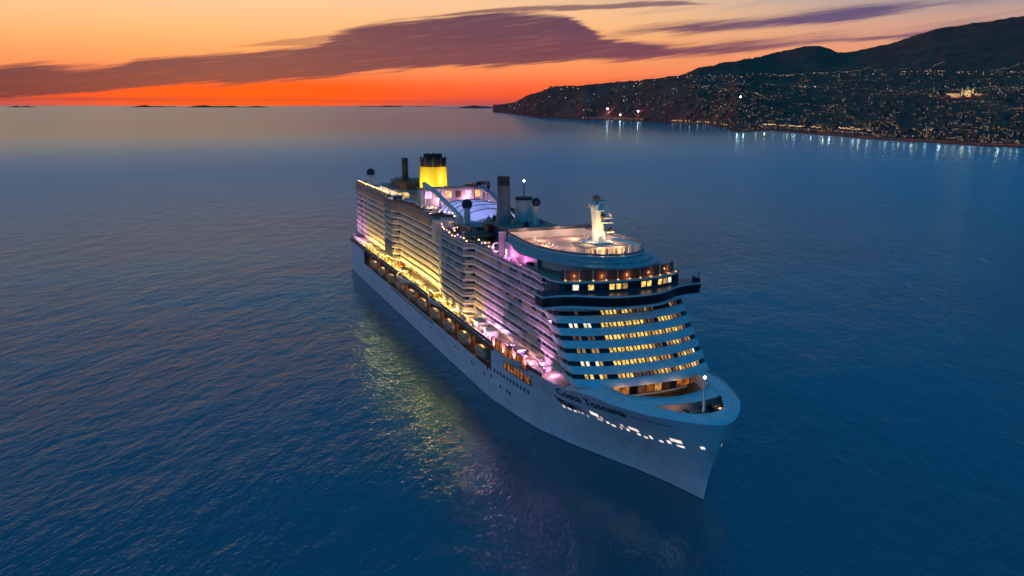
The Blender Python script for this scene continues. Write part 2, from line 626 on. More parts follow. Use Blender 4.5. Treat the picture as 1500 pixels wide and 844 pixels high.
# ------------------------------------------------------------------ sea
k = NT('sea_water')
geo = k.n('ShaderNodeNewGeometry')
pos = geo.outputs['Position']
vl = k.n('ShaderNodeVectorMath', operation='LENGTH')
k.link(pos, vl.inputs[0])
far = k.rng(k.math('LOGARITHM', k.math('MAXIMUM', vl.outputs['Value'], 1.0), 10.0), 2.2, 3.3)
rot = k.n('ShaderNodeVectorRotate', rotation_type='Z_AXIS')
rot.inputs['Angle'].default_value = R(-57)
k.link(pos, rot.inputs['Vector'])
rp = rot.outputs[0]
w1 = k.noise(rp, 0.085, 3, 0.5, (1, 0.45, 1))
w2 = k.noise(rp, 0.30, 4, 0.55, (1, 0.42, 1))
w3 = k.noise(rp, 1.0, 3, 0.6, (1, 0.6, 1))
hgt = k.math('ADD', k.math('ADD', k.math('MULTIPLY', w1, 2.6), k.math('MULTIPLY', w2, 1.35)), k.math('MULTIPLY', w3, 0.55))
patch = k.noise(pos, 0.007, 4, 0.6, (1, 0.55, 1))
bp = k.n('ShaderNodeBump')
k.link(hgt, bp.inputs['Height'])
bp.inputs['Distance'].default_value = 0.8
k.link(k.math('MULTIPLY', k.rng(far, 0.0, 1.0, 0.40, 0.06, False), k.rng(patch, 0.32, 0.68, 0.35, 1.45)), bp.inputs['Strength'])
dist_ = k.math('LOGARITHM', k.math('MAXIMUM', vl.outputs['Value'], 1.0), 10.0)
rough_ = k.math('SUBTRACT', k.rng(dist_, 2.1, 3.0, 0.13, 0.31), k.rng(dist_, 2.92, 3.5, 0.0, 0.15))
k.t.nodes.remove(k.b)
df_ = k.n('ShaderNodeBsdfDiffuse')
df_.inputs['Color'].default_value = rgb(0.0, 0.108, 0.138)
k.link(bp.outputs[0], df_.inputs['Normal'])
gl_ = k.n('ShaderNodeBsdfGlossy')
gl_.inputs['Color'].default_value = rgb(0.57, 0.85, 1.0)
k.link(rough_, gl_.inputs['Roughness'])
k.link(bp.outputs[0], gl_.inputs['Normal'])
fr_ = k.n('ShaderNodeFresnel')
fr_.inputs['IOR'].default_value = 2.2
k.link(bp.outputs[0], fr_.inputs['Normal'])
mx_ = k.n('ShaderNodeMixShader')
k.link(k.math('MULTIPLY', fr_.outputs[0], 0.9), mx_.inputs[0])
k.link(df_.outputs[0], mx_.inputs[1])
k.link(gl_.outputs[0], mx_.inputs[2])
k.link(mx_.outputs[0], k.o.inputs['Surface'])
M['sea'] = k.m

mb = MB()
radii = [0, 4000, 16000, 50000, 160000]
nseg = 96
rows = [[(radii[i] * math.cos(2 * math.pi * j / nseg), radii[i] * math.sin(2 * math.pi * j / nseg), 0.0) for j in range(nseg)] for i in range(1, len(radii))]
mb.grid(rows, M['sea'], True)
mb.ngon(rows[0], M['sea'])
sea = mb.build('sea')
if sea.data.polygons[0].normal.z < 0:          # the water surface must face up
    sea.data.flip_normals()
tag(sea, kind='structure')

# ------------------------------------------------------------------ far islands and the coast
k = NT('dark_land')
cco = k.coord()
f1 = k.noise(cco, 0.004, 6, 0.6)
f2 = k.noise(cco, 0.03, 4, 0.65)
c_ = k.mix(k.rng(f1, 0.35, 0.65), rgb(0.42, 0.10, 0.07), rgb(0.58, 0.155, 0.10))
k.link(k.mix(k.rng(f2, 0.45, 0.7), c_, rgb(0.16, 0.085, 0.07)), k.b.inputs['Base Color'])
k.b.inputs['Roughness'].default_value = 1.0
k.b.inputs['Specular IOR Level'].default_value = 0.0
M['land'] = k.m
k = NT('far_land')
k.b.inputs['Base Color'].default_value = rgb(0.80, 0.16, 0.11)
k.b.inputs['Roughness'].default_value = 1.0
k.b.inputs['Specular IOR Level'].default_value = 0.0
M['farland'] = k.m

CX, CY = CAM.x, CAM.y


def bearing(x):
    return R(YAW) + math.atan((750 - x) / 1249.0)


def island(x0, x1, dist, h, seed):
    a0, a1 = bearing(x0), bearing(x1)
    n = 44
    mb = MB()
    rows = []
    for r in (-0.06, -0.02, 0.0, 0.03, 0.08):
        row = []
        for i in range(n + 1):
            t = i / n
            a = a0 + (a1 - a0) * t
            env = math.sin(math.pi * t) ** 0.8
            prof = max(0.0, env * (0.55 + 0.9 * mnoise.noise(Vector((t * 4 + seed, seed, 0))) + 0.2 * mnoise.noise(Vector((t * 14, seed, 3)))))
            zf = {-0.06: 0, -0.02: 0.6, 0.0: 1.0, 0.03: 0.7, 0.08: 0}[r]
            dd = dist * (1 + r)
            row.append((CX + dd * math.cos(a), CY + dd * math.sin(a), h * prof * zf - (20 if zf == 0 else 0)))
        rows.append(row)
    mb.grid(rows, M['farland'])
    o = mb.build('island', smooth=180)
    tag(o, kind='structure')


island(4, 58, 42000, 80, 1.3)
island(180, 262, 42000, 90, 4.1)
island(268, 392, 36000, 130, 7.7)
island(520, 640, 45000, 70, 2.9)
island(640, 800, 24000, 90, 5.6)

SHORE = [(700, 13000), (730, 10154), (760, 7600), (790, 6200), (860, 5330), (950, 4702), (1040, 3942), (1066, 3450), (1080, 2900), (1100, 2980), (1130, 3120),
         (1165, 2900), (1200, 2748), (1290, 2373), (1350, 2281), (1430, 2142), (1500, 2089), (1700, 2050), (2200, 2100), (3200, 2300)]
TOWN_Y = [(700, 153), (735, 153.5), (752, 151.5), (770, 142), (800, 131), (830, 125), (880, 122.5), (935, 120), (985, 115), (1040, 113), (1200, 110), (1500, 107), (3200, 105)]
RIDGE_Y = [(700, 158), (940, 124), (985, 116), (1020, 102), (1060, 94), (1110, 85), (1160, 73.5), (1190, 69.5), (1205, 73), (1222, 80), (1250, 78), (1290, 70), (1310, 65),
           (1360, 48), (1400, 42), (1440, 34), (1480, 28), (1500, 26), (1600, 20), (1750, 34), (2000, 60), (2400, 100), (3200, 120)]


def land_at(x, s):
    """point of the coast on the bearing of column x; s = 0 at the water, 1 at the top of the town, 2 at the ridge"""
    a = bearing(x)
    d0 = lerp_table(SHORE, x)
    d0 *= 1 + 0.010 * mnoise.noise(Vector((x * 0.06, 0.3, 0))) + 0.006 * mnoise.noise(Vector((x * 0.2, 5.3, 0)))
    near = sstep(x, 1010, 1150)
    d1 = d0 + 900 + 2300 * near
    d2 = d1 + 1500 + 2200 * near
    z1 = max(2.0, CAM.z + (154 - lerp_table(TOWN_Y, x)) / 1249.0 * math.cos(a - R(YAW)) * d1)
    z2 = max(2.0, CAM.z + (154 - lerp_table(RIDGE_Y, x)) / 1249.0 * math.cos(a - R(YAW)) * d2)
    if s <= 1:
        dd = d0 + (d1 - d0) * s
        p = 0.62 - 0.0 * near + 0.75 * near
        z = 3 + (z1 - 3) * (max(0.0, (s - 0.06) / 0.94) ** p)
    elif s <= 2:
        t = s - 1
        dd = d1 + (d2 - d1) * t
        z = z1 + (z2 - z1) * (t ** 1.15)
    else:
        t = s - 2
        dd = d2 + 4000 * t
        z = max(z1, z2) * (1 - t * 0.7)
    px, py = CX + dd * math.cos(a), CY + dd * math.sin(a)
    nz_ = mnoise.fractal(Vector((px * 0.0016, py * 0.0016, 1.0)), 1.0, 2.0, 5)
    amp = 0.10 * z if s > 0.08 else 0
    z += amp * nz_ * (0.6 if s <= 1.6 else 0.35)
    z += (7 * mnoise.noise(Vector((px * 0.02, py * 0.02, 4.0))) if s > 0.1 else 0)
    return Vector((px, py, max(z, 1.5))), dd


mb = MB()
xs = []
x = 722.0
while x < 3200:
    xs.append(x)
    x += 4.0 if x < 1560 else 40.0
ss = [-1] + [0, 0.001] + [i / 26 for i in range(1, 27)] + [1 + i / 22 for i in range(1, 23)] + [2.1, 2.3, 2.6, 3.0]
rows = []
for s_ in ss:
    row = []
    for x in xs:
        if s_ == -1:
            p, dd = land_at(x, 0)
            p.z = -6
        else:
            p, dd = land_at(x, s_)
        row.append(tuple(p))
    rows.append(row)
mb.grid(rows, M['land'])
coast = mb.build('hills', smooth=60)
tag(coast, kind='structure')

# ------------------------------------------------------------------ the town
k = NT('house_wall')
oi = k.n('ShaderNodeObjectInfo')
br = k.n('ShaderNodeTexBrick')
k.link(k.mix(oi.outputs['Random'], rgb(0.10, 0.06, 0.045), rgb(0.20, 0.13, 0.10)), k.b.inputs['Base Color'])
k.b.inputs['Roughness'].default_value = 0.9
M['house'] = k.m
M['roof'] = paint('roof_tile', (0.14, 0.07, 0.05), 0.9, 0.2, 0.1)
M['townwin'] = glow('house_window_light', (1.0, 0.55, 0.24), 0.6)
M['townwin2'] = glow('pale_house_window_light', (1.0, 0.78, 0.55), 0.45)
M['street'] = glow('street_lamp_light', (1.0, 0.55, 0.22), 7.0)
M['street2'] = glow('white_street_lamp_light', (0.95, 0.9, 0.85), 6.0)
M['street3'] = glow('dim_house_light', (1.0, 0.60, 0.38), 2.0)
M['street4'] = glow('faint_house_light', (1.0, 0.56, 0.36), 0.8)
M['flood'] = glow('floodlight_glass', (0.95, 0.97, 1.0), 30.0)


def house_mesh(w, d_, h, lit, wm, flat):
    """walls, roof, lit windows on every face"""
    mb = MB()
    mb.box(-w / 2, w / 2, -d_ / 2, d_ / 2, -6, h, M['house'])
    if flat:
        mb.box(-w / 2 - 0.3, w / 2 + 0.3, -d_ / 2 - 0.3, d_ / 2 + 0.3, h + 0.003, h + 0.6, M['roof'])
    else:
        z = h
        a = [(-w / 2 - .5, -d_ / 2 - .5, z), (w / 2 + .5, -d_ / 2 - .5, z), (w / 2 + .5, d_ / 2 + .5, z), (-w / 2 - .5, d_ / 2 + .5, z), (-w / 2 * .8, 0, z + d_ * .3), (w / 2 * .8, 0, z + d_ * .3)]
        mb.add(a, [(0, 1, 5, 4), (2, 3, 4, 5), (1, 2, 5), (3, 0, 4), (3, 2, 1, 0)], M['roof'])
    st = max(1, int(h / 3.2))
    for fl in range(st):
        for side_ in range(4):
            ln = w if side_ % 2 == 0 else d_
            nw = max(2, int(ln / 3.6))
            for i in range(nw):
                if random.random() > lit:
                    continue
                u = -ln / 2 + ln * (i + 0.5) / nw
                z0 = 0.9 + fl * 3.2
                o = d_ / 2 + 0.05 if side_ % 2 == 0 else w / 2 + 0.05
                ct, st_ = [(0, -1), (1, 0), (0, 1), (-1, 0)][side_]
                tx, ty = -st_, ct
                q = []
                for du, dz in ((-.8, 0), (.8, 0), (.8, 1.5), (-.8, 1.5)):
                    q.append((ct * o + tx * (u + du), st_ * o + ty * (u + du), z0 + dz))
                mb.ngon(q, wm)
    return mb


HM = []
for w, d_, h, lit, wm, flat in [(14, 10, 7, .30, 'townwin', False), (18, 12, 10, .28, 'townwin2', True), (24, 12, 14, .25, 'townwin', True), (12, 12, 6.5, .34, 'townwin', False),
                                (30, 13, 16, .22, 'townwin2', True), (20, 14, 9, .30, 'townwin', False)]:
    mb_ = house_mesh(w, d_, h, lit, M[wm], flat)
    HM.append((mb_, w, h))

spots = []
tries = 0
while len(spots) < 900 and tries < 20000:
    tries += 1
    x = random.uniform(742, 1620)
    u = random.random()
    near = sstep(x, 1010, 1150)
    s_ = 0.035 + 0.93 * u ** (1.7 if near > 0.5 else 2.6)
    dens = 0.55 + 0.45 * mnoise.noise(Vector((x * 0.016, s_ * 5.0, 2.0)))
    dens *= 0.35 if x < 1000 else 1.0
    if random.random() > dens:
        continue
    p, dd = land_at(x, s_)
    if p.z > 300:
        continue
    kind_ = random.choice([0, 0, 1, 2, 3, 3, 4, 5] if s_ < 0.35 else [0, 0, 3, 3, 5, 1])
    spots.append((HM[kind_][1] / dd if x < 1520 else 0, x, s_, p, kind_, random.uniform(0, math.pi), random.uniform(0.8, 1.25)))
spots.sort(key=lambda q: -q[0])
protos = []
for mb_, w, h in HM:
    o = mb_.build('house')
    protos.append(o)
used = [False] * len(protos)
N_IND = 280
zones = [(860, 'dim house above the far tip of the headland', 'houses on the headland'),
         (1080, 'house with lit windows on the wooded shore past the bay', 'houses along the wooded shore'),
         (1240, 'house with lit windows by the bright seafront road', 'houses behind the seafront road'),
         (1400, 'house with lit windows on the slope below the domed church', 'houses on the town slope'),
         (9999, 'house with lit windows near the dark point past the church', 'houses by the dark point')]
for i, (app, x, s_, p, kd, rz, sc) in enumerate(spots[:N_IND]):
    if not used[kd]:
        o = protos[kd]
        used[kd] = True
    else:
        o = protos[kd].copy()
        col.objects.link(o)
    o.location = p
    o.rotation_euler = (0, 0, rz)
    o.scale = (sc, sc, sc)
    for lim, lab, grp in zones:
        if x < lim:
            tag(o, lab, 'house', grp)
            break
for kd, u in enumerate(used):
    if not u:
        bpy.data.objects.remove(protos[kd])
mb = MB()
for app, x, s_, p, kd, rz, sc in spots[N_IND:]:
    src = HM[kd][0]
    mt = Matrix.Translation(p) @ Matrix.Rotation(rz, 4, 'Z') @ Matrix.Scale(sc, 4)
    o_ = len(mb.v)
    mb.v += [tuple(mt @ Vector(v)) for v in src.v]
    for f, mi_ in zip(src.f, src.mi):
        mb.f.append(tuple(o_ + q for q in f))
        mb.mi.append(mb.mat(src.mats[mi_]))
o = mb.build('far_houses')
tag(o, 'far lit houses scattered over the dark slope above the town', 'houses', kind='stuff')

# lights of the town: street lamps and lit doorways, too many to count
mb = MB()


def glint(p, r, m):
    x, y, z = p
    mb.add([(x - r, y, z), (x + r, y, z), (x, y - r, z), (x, y + r, z), (x, y, z - r), (x, y, z + r)],
           [(0, 2, 5), (2, 1, 5), (1, 3, 5), (3, 0, 5), (2, 0, 4), (1, 2, 4), (3, 1, 4), (0, 3, 4)], m)


rs0 = random.Random(77)
for i in range(3300):
    x = random.uniform(745, 1600)
    near = sstep(x, 1010, 1150)
    s_ = random.random() ** 1.15
    dens = 0.42 + 1.1 * mnoise.noise(Vector((x * 0.02, s_ * 6.0, 7.0)))
    dens *= 0.30 if x < 900 else (0.7 if x < 1030 else 1.0)
    if random.random() > dens:
        continue
    p, dd = land_at(x, max(0.03, s_))
    r = dd * random.choice([0.00012, 0.00016, 0.00022])
    glint(p + Vector((0, 0, 7)), r, random.choice([M['street3'], M['street3'], M['street4'], M['street4'], M['street4'], M['street'], M['street2']]))
# lamps strung along the streets that follow the slope
for q in range(15):
    sv = rs0.uniform(.12, .92)
    xa = rs0.uniform(1000, 1480)
    xb = xa + rs0.uniform(50, 170)
    n = int((xb - xa) / 3.4)
    for i in range(n):
        x = xa + (xb - xa) * i / n
        if x > 1600 or rs0.random() < .2:
            continue
        p, dd = land_at(x, sv + .05 * math.sin(x * .03 + q) + (i / n) * rs0.choice([.0, .02]))
        glint(p + Vector((0, 0, 8)), dd * 0.00016, M[rs0.choice(['street', 'street3', 'street3'])])
# terraced road at the top of the town and zig-zag lights on the mountain
for i in range(150):
    x = random.uniform(985, 1580)
    p, dd = land_at(x, 0.97 + random.uniform(-.03, .05))
    glint(p + Vector((0, 0, 8)), dd * 0.00020, random.choice([M['street3'], M['street'], M['street3']]))
for (xa, sa, xb, sb, n) in [(1225, 1.02, 1268, 1.22, 18), (1268, 1.22, 1290, 1.12, 8), (1350, 1.02, 1378, 1.26, 14), (1300, 1.05, 1330, 1.12, 8), (1450, 1.03, 1495, 1.12, 16)]:
    for i in range(n):
        t = i / n + random.uniform(-.03, .03)
        p, dd = land_at(xa + (xb - xa) * t, sa + (sb - sa) * t)
        glint(p + Vector((0, 0, 8)), dd * 0.00020, M['street3'])
# seafront road
for (xa, xb, n, sv, mm) in [(985, 1075, 46, 0.03, 'street'), (1068, 1110, 20, 0.05, 'street'), (1115, 1205, 70, 0.095, 'street'), (1205, 1306, 76, 0.10, 'street'), (1340, 1395, 16, 0.13, 'street'),
                            (860, 960, 24, 0.04, 'street3'), (1160, 1300, 30, 0.03, 'street3'), (1300, 1420, 14, 0.03, 'street3')]:
    for i in range(n):
        x = xa + (xb - xa) * i / n + random.uniform(-1, 1)
        p, dd = land_at(x, sv + random.uniform(-.008, .008))
        glint(p + Vector((0, 0, 8)), dd * random.uniform(0.00016, 0.00034), M[mm])
o = mb.build('town_lights')
tag(o, 'street lamps and small lights scattered over the dark coast', 'lights', kind='stuff')

# bright floodlights on the headland shore
flood_lab = ['first tall floodlight mast from the headland tip', 'second floodlight mast from the headland tip, paler', 'third floodlight mast on the headland shore',
             'small bright lamp mast standing alone above the bay']
for lab, (x, s_, pw) in zip(flood_lab, [(890, 0.10, 1.5), (909, 0.06, 1.2), (935, 0.08, 1.2), (1084, 0.42, 0.6)]):
    p, dd = land_at(x, s_)
    t = empty('floodlight_mast', p)
    tag(t, lab, 'floodlight', 'floodlights on the far shore')
    mb = MB()
    mb.tube([(0, 0, -4), (0, 0, 26)], 0.7, M['grey'], 8, 0.4)
    mb.build('mast', t)
    mb = MB()
    ax = Vector((CX - p.x, CY - p.y, 0)).normalized()
    mb.lathe(0, 0, [(1.0, 25.6), (3.2 * pw, 27.5), (3.2 * pw, 30.0), (1.0, 31.5)], 10, M['flood'])
    mb.build('lamp_head', t)

# the strongest lamps of the waterfront: real lights, mirrored as long streaks in the bay
rs = random.Random(3)
for x in [872, 888, 896, 905, 914, 924, 938, 962, 978, 996, 1010, 1024, 1040, 1056, 1078, 1092, 1122, 1148, 1160, 1176, 1190, 1212, 1228, 1248, 1262, 1284, 1300, 1330, 1352, 1378, 1402, 1424, 1446, 1470, 1488, 985, 1033, 1070, 1106, 1136, 1155, 1168, 1183, 1201, 1220, 1237, 1255, 1272, 1292, 1310, 1321, 1342, 1364, 1390, 1414, 1435, 1458, 1480, 1496]:
    p, dd = land_at(x + rs.uniform(-4, 4), 0.004)
    lamp('POINT', (p.x, p.y, p.z + 24), (0.35 if x < 1066 else 1.0) * 2.5 * rs.choice([3e2, 5e2, 9e2, 2.2e3]), rs.choice([(1.0, .70, .45), (1.0, .55, .25), (.95, .9, .85), (1.0, .60, .32)]), 1.5, 'waterfront_lamp_light')

# floodlit domed church on the hill
p, dd = land_at(1415, 0.60)
ch = empty('domed_church', p, bearing(1415) - R(90))
tag(ch, 'floodlit pale church with a dome and side towers on the hill', 'church')
M['stone'] = paint('pale_stone', (0.46, 0.40, 0.30), 0.9, 0.12, 0.1)
mb = MB()
mb.box(-24, 24, -14, 14, -12, 17, M['stone'])
mb.box(-12, 12, -19, 19, -12, 21, M['stone'])
mb.build('nave', ch)
mb = MB()
mb.lathe(0, 0, [(9, 21.1), (9, 27), (9.6, 27.2), (9.6, 28)], 16, M['stone'])
dr = mb.build('drum', ch, 40)
mb = MB()
mb.lathe(0, 0, [(9, 28), (8.2, 31.5), (6.2, 35), (3, 37.6), (1.6, 38), (1.6, 41), (0.4, 43.5), (0.1, 46)], 16, M['stone'])
mb.build('dome', ch, 40)
for sx_ in (-20, 20):
    mb = MB()
    mb.box(sx_ - 3.5, sx_ + 3.5, -17.5, -10.5, -12, 28, M['stone'])
    mb.lathe(sx_, -14, [(3.6, 28.05), (2.2, 32), (0.3, 37)], 8, M['roof'])
    mb.build('tower', ch)
for x0_, x1_ in ((-78, -26), (26, 60)):
    mb = MB()
    mb.box(x0_, x1_, -10, 10, -14, 9, M['stone'])
    mb.box(x0_ - .5, x1_ + .5, -10.5, 10.5, 9.003, 10, M['roof'])
    n = int((x1_ - x0_) / 5)
    for i in range(n):
        u = x0_ + (i + .5) * 5
        mb.ngon([(u - .9, -10.06, 2), (u + .9, -10.06, 2), (u + .9, -10.06, 5.5), (u - .9, -10.06, 5.5)], M['townwin'])
    mb.build('cloister_wing', ch)
for lx, ly, lz, pw in [(-40, -45, 4, 5e4), (0, -52, 2, 9e4), (30, -45, 4, 5e4), (-70, -32, 2, 3.5e4), (0, -24, 23, 9e3)]:
    q = p + Matrix.Rotation(bearing(1415) - R(90), 3, 'Z') @ Vector((lx, ly, lz))
    lamp('POINT', q, pw * 0.45, (1.0, 0.72, 0.30), 1.5, 'church_floodlight')

# =================================================================== the ship
# ship coordinates = world coordinates: +X bow, +Y port, z = 0 at the waterline
ship = empty('cruise_ship', (0, 0, 0))
tag(ship, 'huge white cruise ship at sea with lit balcony tiers and a yellow funnel', 'cruise ship')

W_WL = [(0, 1.0), (.05, .995), (.129, .955), (.25, .90), (.37, .83), (.53, .64), (.643, .465), (.773, .255), (.88, .115), (1.0, 0.0)]
W_TOP = [(0, 1.0), (.2, .995), (.4, .965), (.585, .90), (.689, .825), (.788, .72), (.875, .56), (.93, .385), (.97, .225), (.99, .11), (1.0, 0.0)]
XE = 65.0
HB = 22.0


def stem_x(z):
    return 150.0 + 6.4 * (max(z, 0) / 20.0) ** 1.25 if z >= 0 else 150.0 + 2.0 * (-z / 6.0)


def half_w(x, z):
    """half breadth of the hull at station x and height z"""
    if x < -140:
        t = (x + 140) / -23.5
        return HB * (1 - 0.10 * min(1, t) ** 2) if x > -159 else HB * 0.9 * math.sqrt(max(0, 1 - ((-159 - x) / 4.5) ** 2) * 0.55 + 0.45)
    if x <= XE:
        return HB
    u = min(1.0, (x - XE) / (stem_x(z) - XE))
    b = (min(1.0, max(0.0, z / 20.0))) ** 1.45
    return HB * (lerp_table(W_WL, u) * (1 - b) + lerp_table(W_TOP, u) * b)


def rail_z(x):
    return 17.4 + 2.7 * sstep(x, 108, 130) + 0.35 * sstep(x, 130, 156)


SLOT = (-116.0, 70.0, 9.4, 15.9)      # lifeboat recess: x0, x1, z0, z1
zl = [-6, -2, 0, 1.2, 3, 5, 7, 8.3, SLOT[2], 11, 12.6, 14.2, SLOT[3], 17.4]
xst = [-163.4, -163, -162, -160.5, -159, -155, -150, -140, -130, SLOT[0]] + [-100 + 10 * i for i in range(17)] + [SLOT[1]] + [74 + 3 * i for i in range(12)]
xst += [SLOT[1] + 40 + i * 1.0 for i in range(0)]
ts = [0.0] * 0
for sg in (-1, 1):
    pass
hullb = MB()
sgn_rows = {}
for sg in (-1, 1):
    rows = []
    for z in zl + [None]:
        row = []
        for x in xst:
            zz = z if z is not None else rail_z(x)
            row.append((x, sg * half_w(x, zz), zz))
        xa = xst[-1]
        for i in range(1, 31):
            t = i / 30.0
            t = 1 - (1 - t) ** 1.5
            zr = z
            if z is None:
                x = xa + (stem_x(20.3) - xa) * t
                zr = rail_z(x)
                x = min(x, stem_x(zr) - (0.0 if i == 30 else 0.01))
            else:
                x = xa + (stem_x(zr) - xa) * t
            w = half_w(x, zr) if i < 30 else 0.0
            row.append((x, sg * w, zr))
        rows.append(row)
    sgn_rows[sg] = rows
    # leave the lifeboat recess open
    nr, nc = len(rows), len(rows[0])
    vs_ = [p for r in rows for p in r]
    fs = []
    for i in range(nr - 1):
        for j in range(nc - 1):
            a, b = rows[i][j], rows[i + 1][j + 1]
            if a[0] >= SLOT[0] - .01 and b[0] <= SLOT[1] + .01 and a[2] >= SLOT[2] - .01 and b[2] <= SLOT[3] + .01:
                continue
            fs.append((i * nc + j, i * nc + j + 1, (i + 1) * nc + j + 1, (i + 1) * nc + j))
    hullb.add(vs_, fs, M['hull'])
# transom
ra, rb = sgn_rows[-1], sgn_rows[1]
hullb.grid([[r[0] for r in ra], [r[0] for r in rb]], M['hull'])
# boot stripe below
hull = hullb.build('hull', ship, 35)

# lifeboat recess: walls, ceiling, floor
mb = MB()
for sg in (-1, 1):
    y0, y1 = sg * HB, sg * (HB - 4.6)
    mb.add([(SLOT[0], y1, SLOT[2]), (SLOT[1], y1, SLOT[2]), (SLOT[1], y1, SLOT[3]), (SLOT[0], y1, SLOT[3])], [(0, 1, 2, 3)], M['brown'])
    for zq in (SLOT[2], SLOT[3]):
        mb.add([(SLOT[0], y0, zq), (SLOT[1], y0, zq), (SLOT[1], y1, zq), (SLOT[0], y1, zq)], [(0, 1, 2, 3)], M['brown'])
    for xq in (SLOT[0], SLOT[1]):
        mb.add([(xq, y0, SLOT[2]), (xq, y1, SLOT[2]), (xq, y1, SLOT[3]), (xq, y0, SLOT[3])], [(0, 1, 2, 3)], M['brown'])
mb.build('boat_deck_recess', ship)
# long dark rub strip and the brown fascia of the promenade edge
for sg in (-1, 1):
    mb = MB()
    mb.box(-150, 72, sg * HB - (0.0 if sg < 0 else -0.0) - (0.22 if sg < 0 else 0), sg * HB + (0.22 if sg > 0 else 0), 16.1, 17.2, M['brown'])
    mb.build('promenade_fascia', ship)
for sg in (-1, 1):
    mb = MB()
    mb.box(-60, 8, min(sg * HB, sg * (HB + .12)), max(sg * HB, sg * (HB + .12)), 8.2, 8.75, M['navy'])
    mb.build('rub_strip', hull)

BOAT_X = [60 - 17.3 * i for i in range(10)]
# davits: one pair of arms at each boat station
for i in range(len(BOAT_X) + 1):
    x = BOAT_X[0] + 8.6 - 17.3 * i
    for sg in (-1, 1):
        mb = MB()
        y0, y1 = sg * (HB - 0.25), sg * (HB - 4.5)
        mb.box(x - .7, x + .7, min(y0, y1), max(y0, y1), 15.0, 15.85, M['dark'])
        mb.box(x - .7, x + .7, min(y0, sg * (HB - 1.3)), max(y0, sg * (HB - 1.3)), 9.5, 15.0, M['brown'])
        mb.build('davit', ship)

# portholes and other dark openings in the hull side


def hull_quad(x, z, w, h, out=0.04, sg=-1):
    q = []
    for dx, dz in ((-w / 2, -h / 2), (w / 2, -h / 2), (w / 2, h / 2), (-w / 2, h / 2)):
        q.append((x + dx, sg * (half_w(x + dx, z + dz) + out), z + dz))
    return q


def hull_opening(name, x, z, w, h, m, both=True):
    for sg in ((-1, 1) if both else (-1,)):
        mb = MB()
        mb.ngon(hull_quad(x, z, w, h, 0.06, sg), m)
        mb.build(name, hull)


for i in range(11):
    hull_opening('porthole', 72.5 + 2.15 * i, 9.9, 1.0, 1.15, M['glass'])
for x, z in [(64, 6.4), (70, 7.4), (76, 6.0), (80.5, 5.9), (82.3, 5.7), (66.8, 9.0), (35, 7.2), (38, 7.2), (20, 6.8), (-6, 7.0), (5, 6.4), (52, 6.6), (54, 6.6), (-30, 6.5), (-50, 6.6)]:
    hull_opening('porthole', x, z, 0.9, 0.9, M['glass'])
# lit mooring-deck openings along the bow flare
for a, b, w, h, mm in [(112.5, 12.7, 2.6, 1.0, 'whiteslot'), (111.3, 11.4, 1.2, .8, 'whitedim'), (113.6, 11.5, 1.6, .7, 'whitedim'), (115.8, 11.6, 1.0, .6, 'whiteslot'), (117.2, 12.0, .6, .8, 'whitedim'),
                       (118.6, 11.9, 1.0, .6, 'whitedim'), (120.4, 11.6, .7, .6, 'whitedim'), (123.8, 13.4, 2.8, .9, 'whiteslot'), (124.9, 12.2, 1.6, .7, 'whitedim'), (126.2, 13.0, .7, .9, 'whitedim'),
                       (127.6, 12.3, .9, .6, 'whiteslot'), (129.2, 12.0, 1.3, .5, 'whiteslot'), (131.6, 12.2, .6, .7, 'whitedim'), (132.8, 13.2, 1.0, .9, 'whitedim'), (134.0, 12.6, .8, .7, 'whiteslot'),
                       (136.4, 13.6, 2.6, .8, 'whiteslot'), (137.0, 12.4, .9, .6, 'whiteslot'), (138.8, 12.2, 1.0, .5, 'whiteslot'), (140.6, 12.9, .7, .9, 'whiteslot'), (143.2, 12.7, .9, .5, 'whiteslot'),
                       (145.2, 13.2, .8, .8, 'whiteslot'), (147.2, 14.2, 2.4, .8, 'whiteslot'), (147.6, 12.9, 1.6, .5, 'whiteslot'), (152.2, 13.9, .7, .6, 'whiteslot')]:
    hull_opening('mooring_opening', a, b, w, h, M[mm])
# anchor in its pocket
for sg in (-1, 1):
    mb = MB()
    xa, za = 128.0, 6.2
    pts = [hull_quad(xa + dx, za + dz, .01, .01, 0.25, sg)[0] for dx, dz in ((-1.5, -.5), (0, -.9), (1.5, -.5), (.9, .4), (0, 1.4), (-.9, .4))]
    mb.ngon(pts, M['white'])
    mb.build('anchor', hull)

# name lettering and the swoosh under it, wrapped on to the bow flare


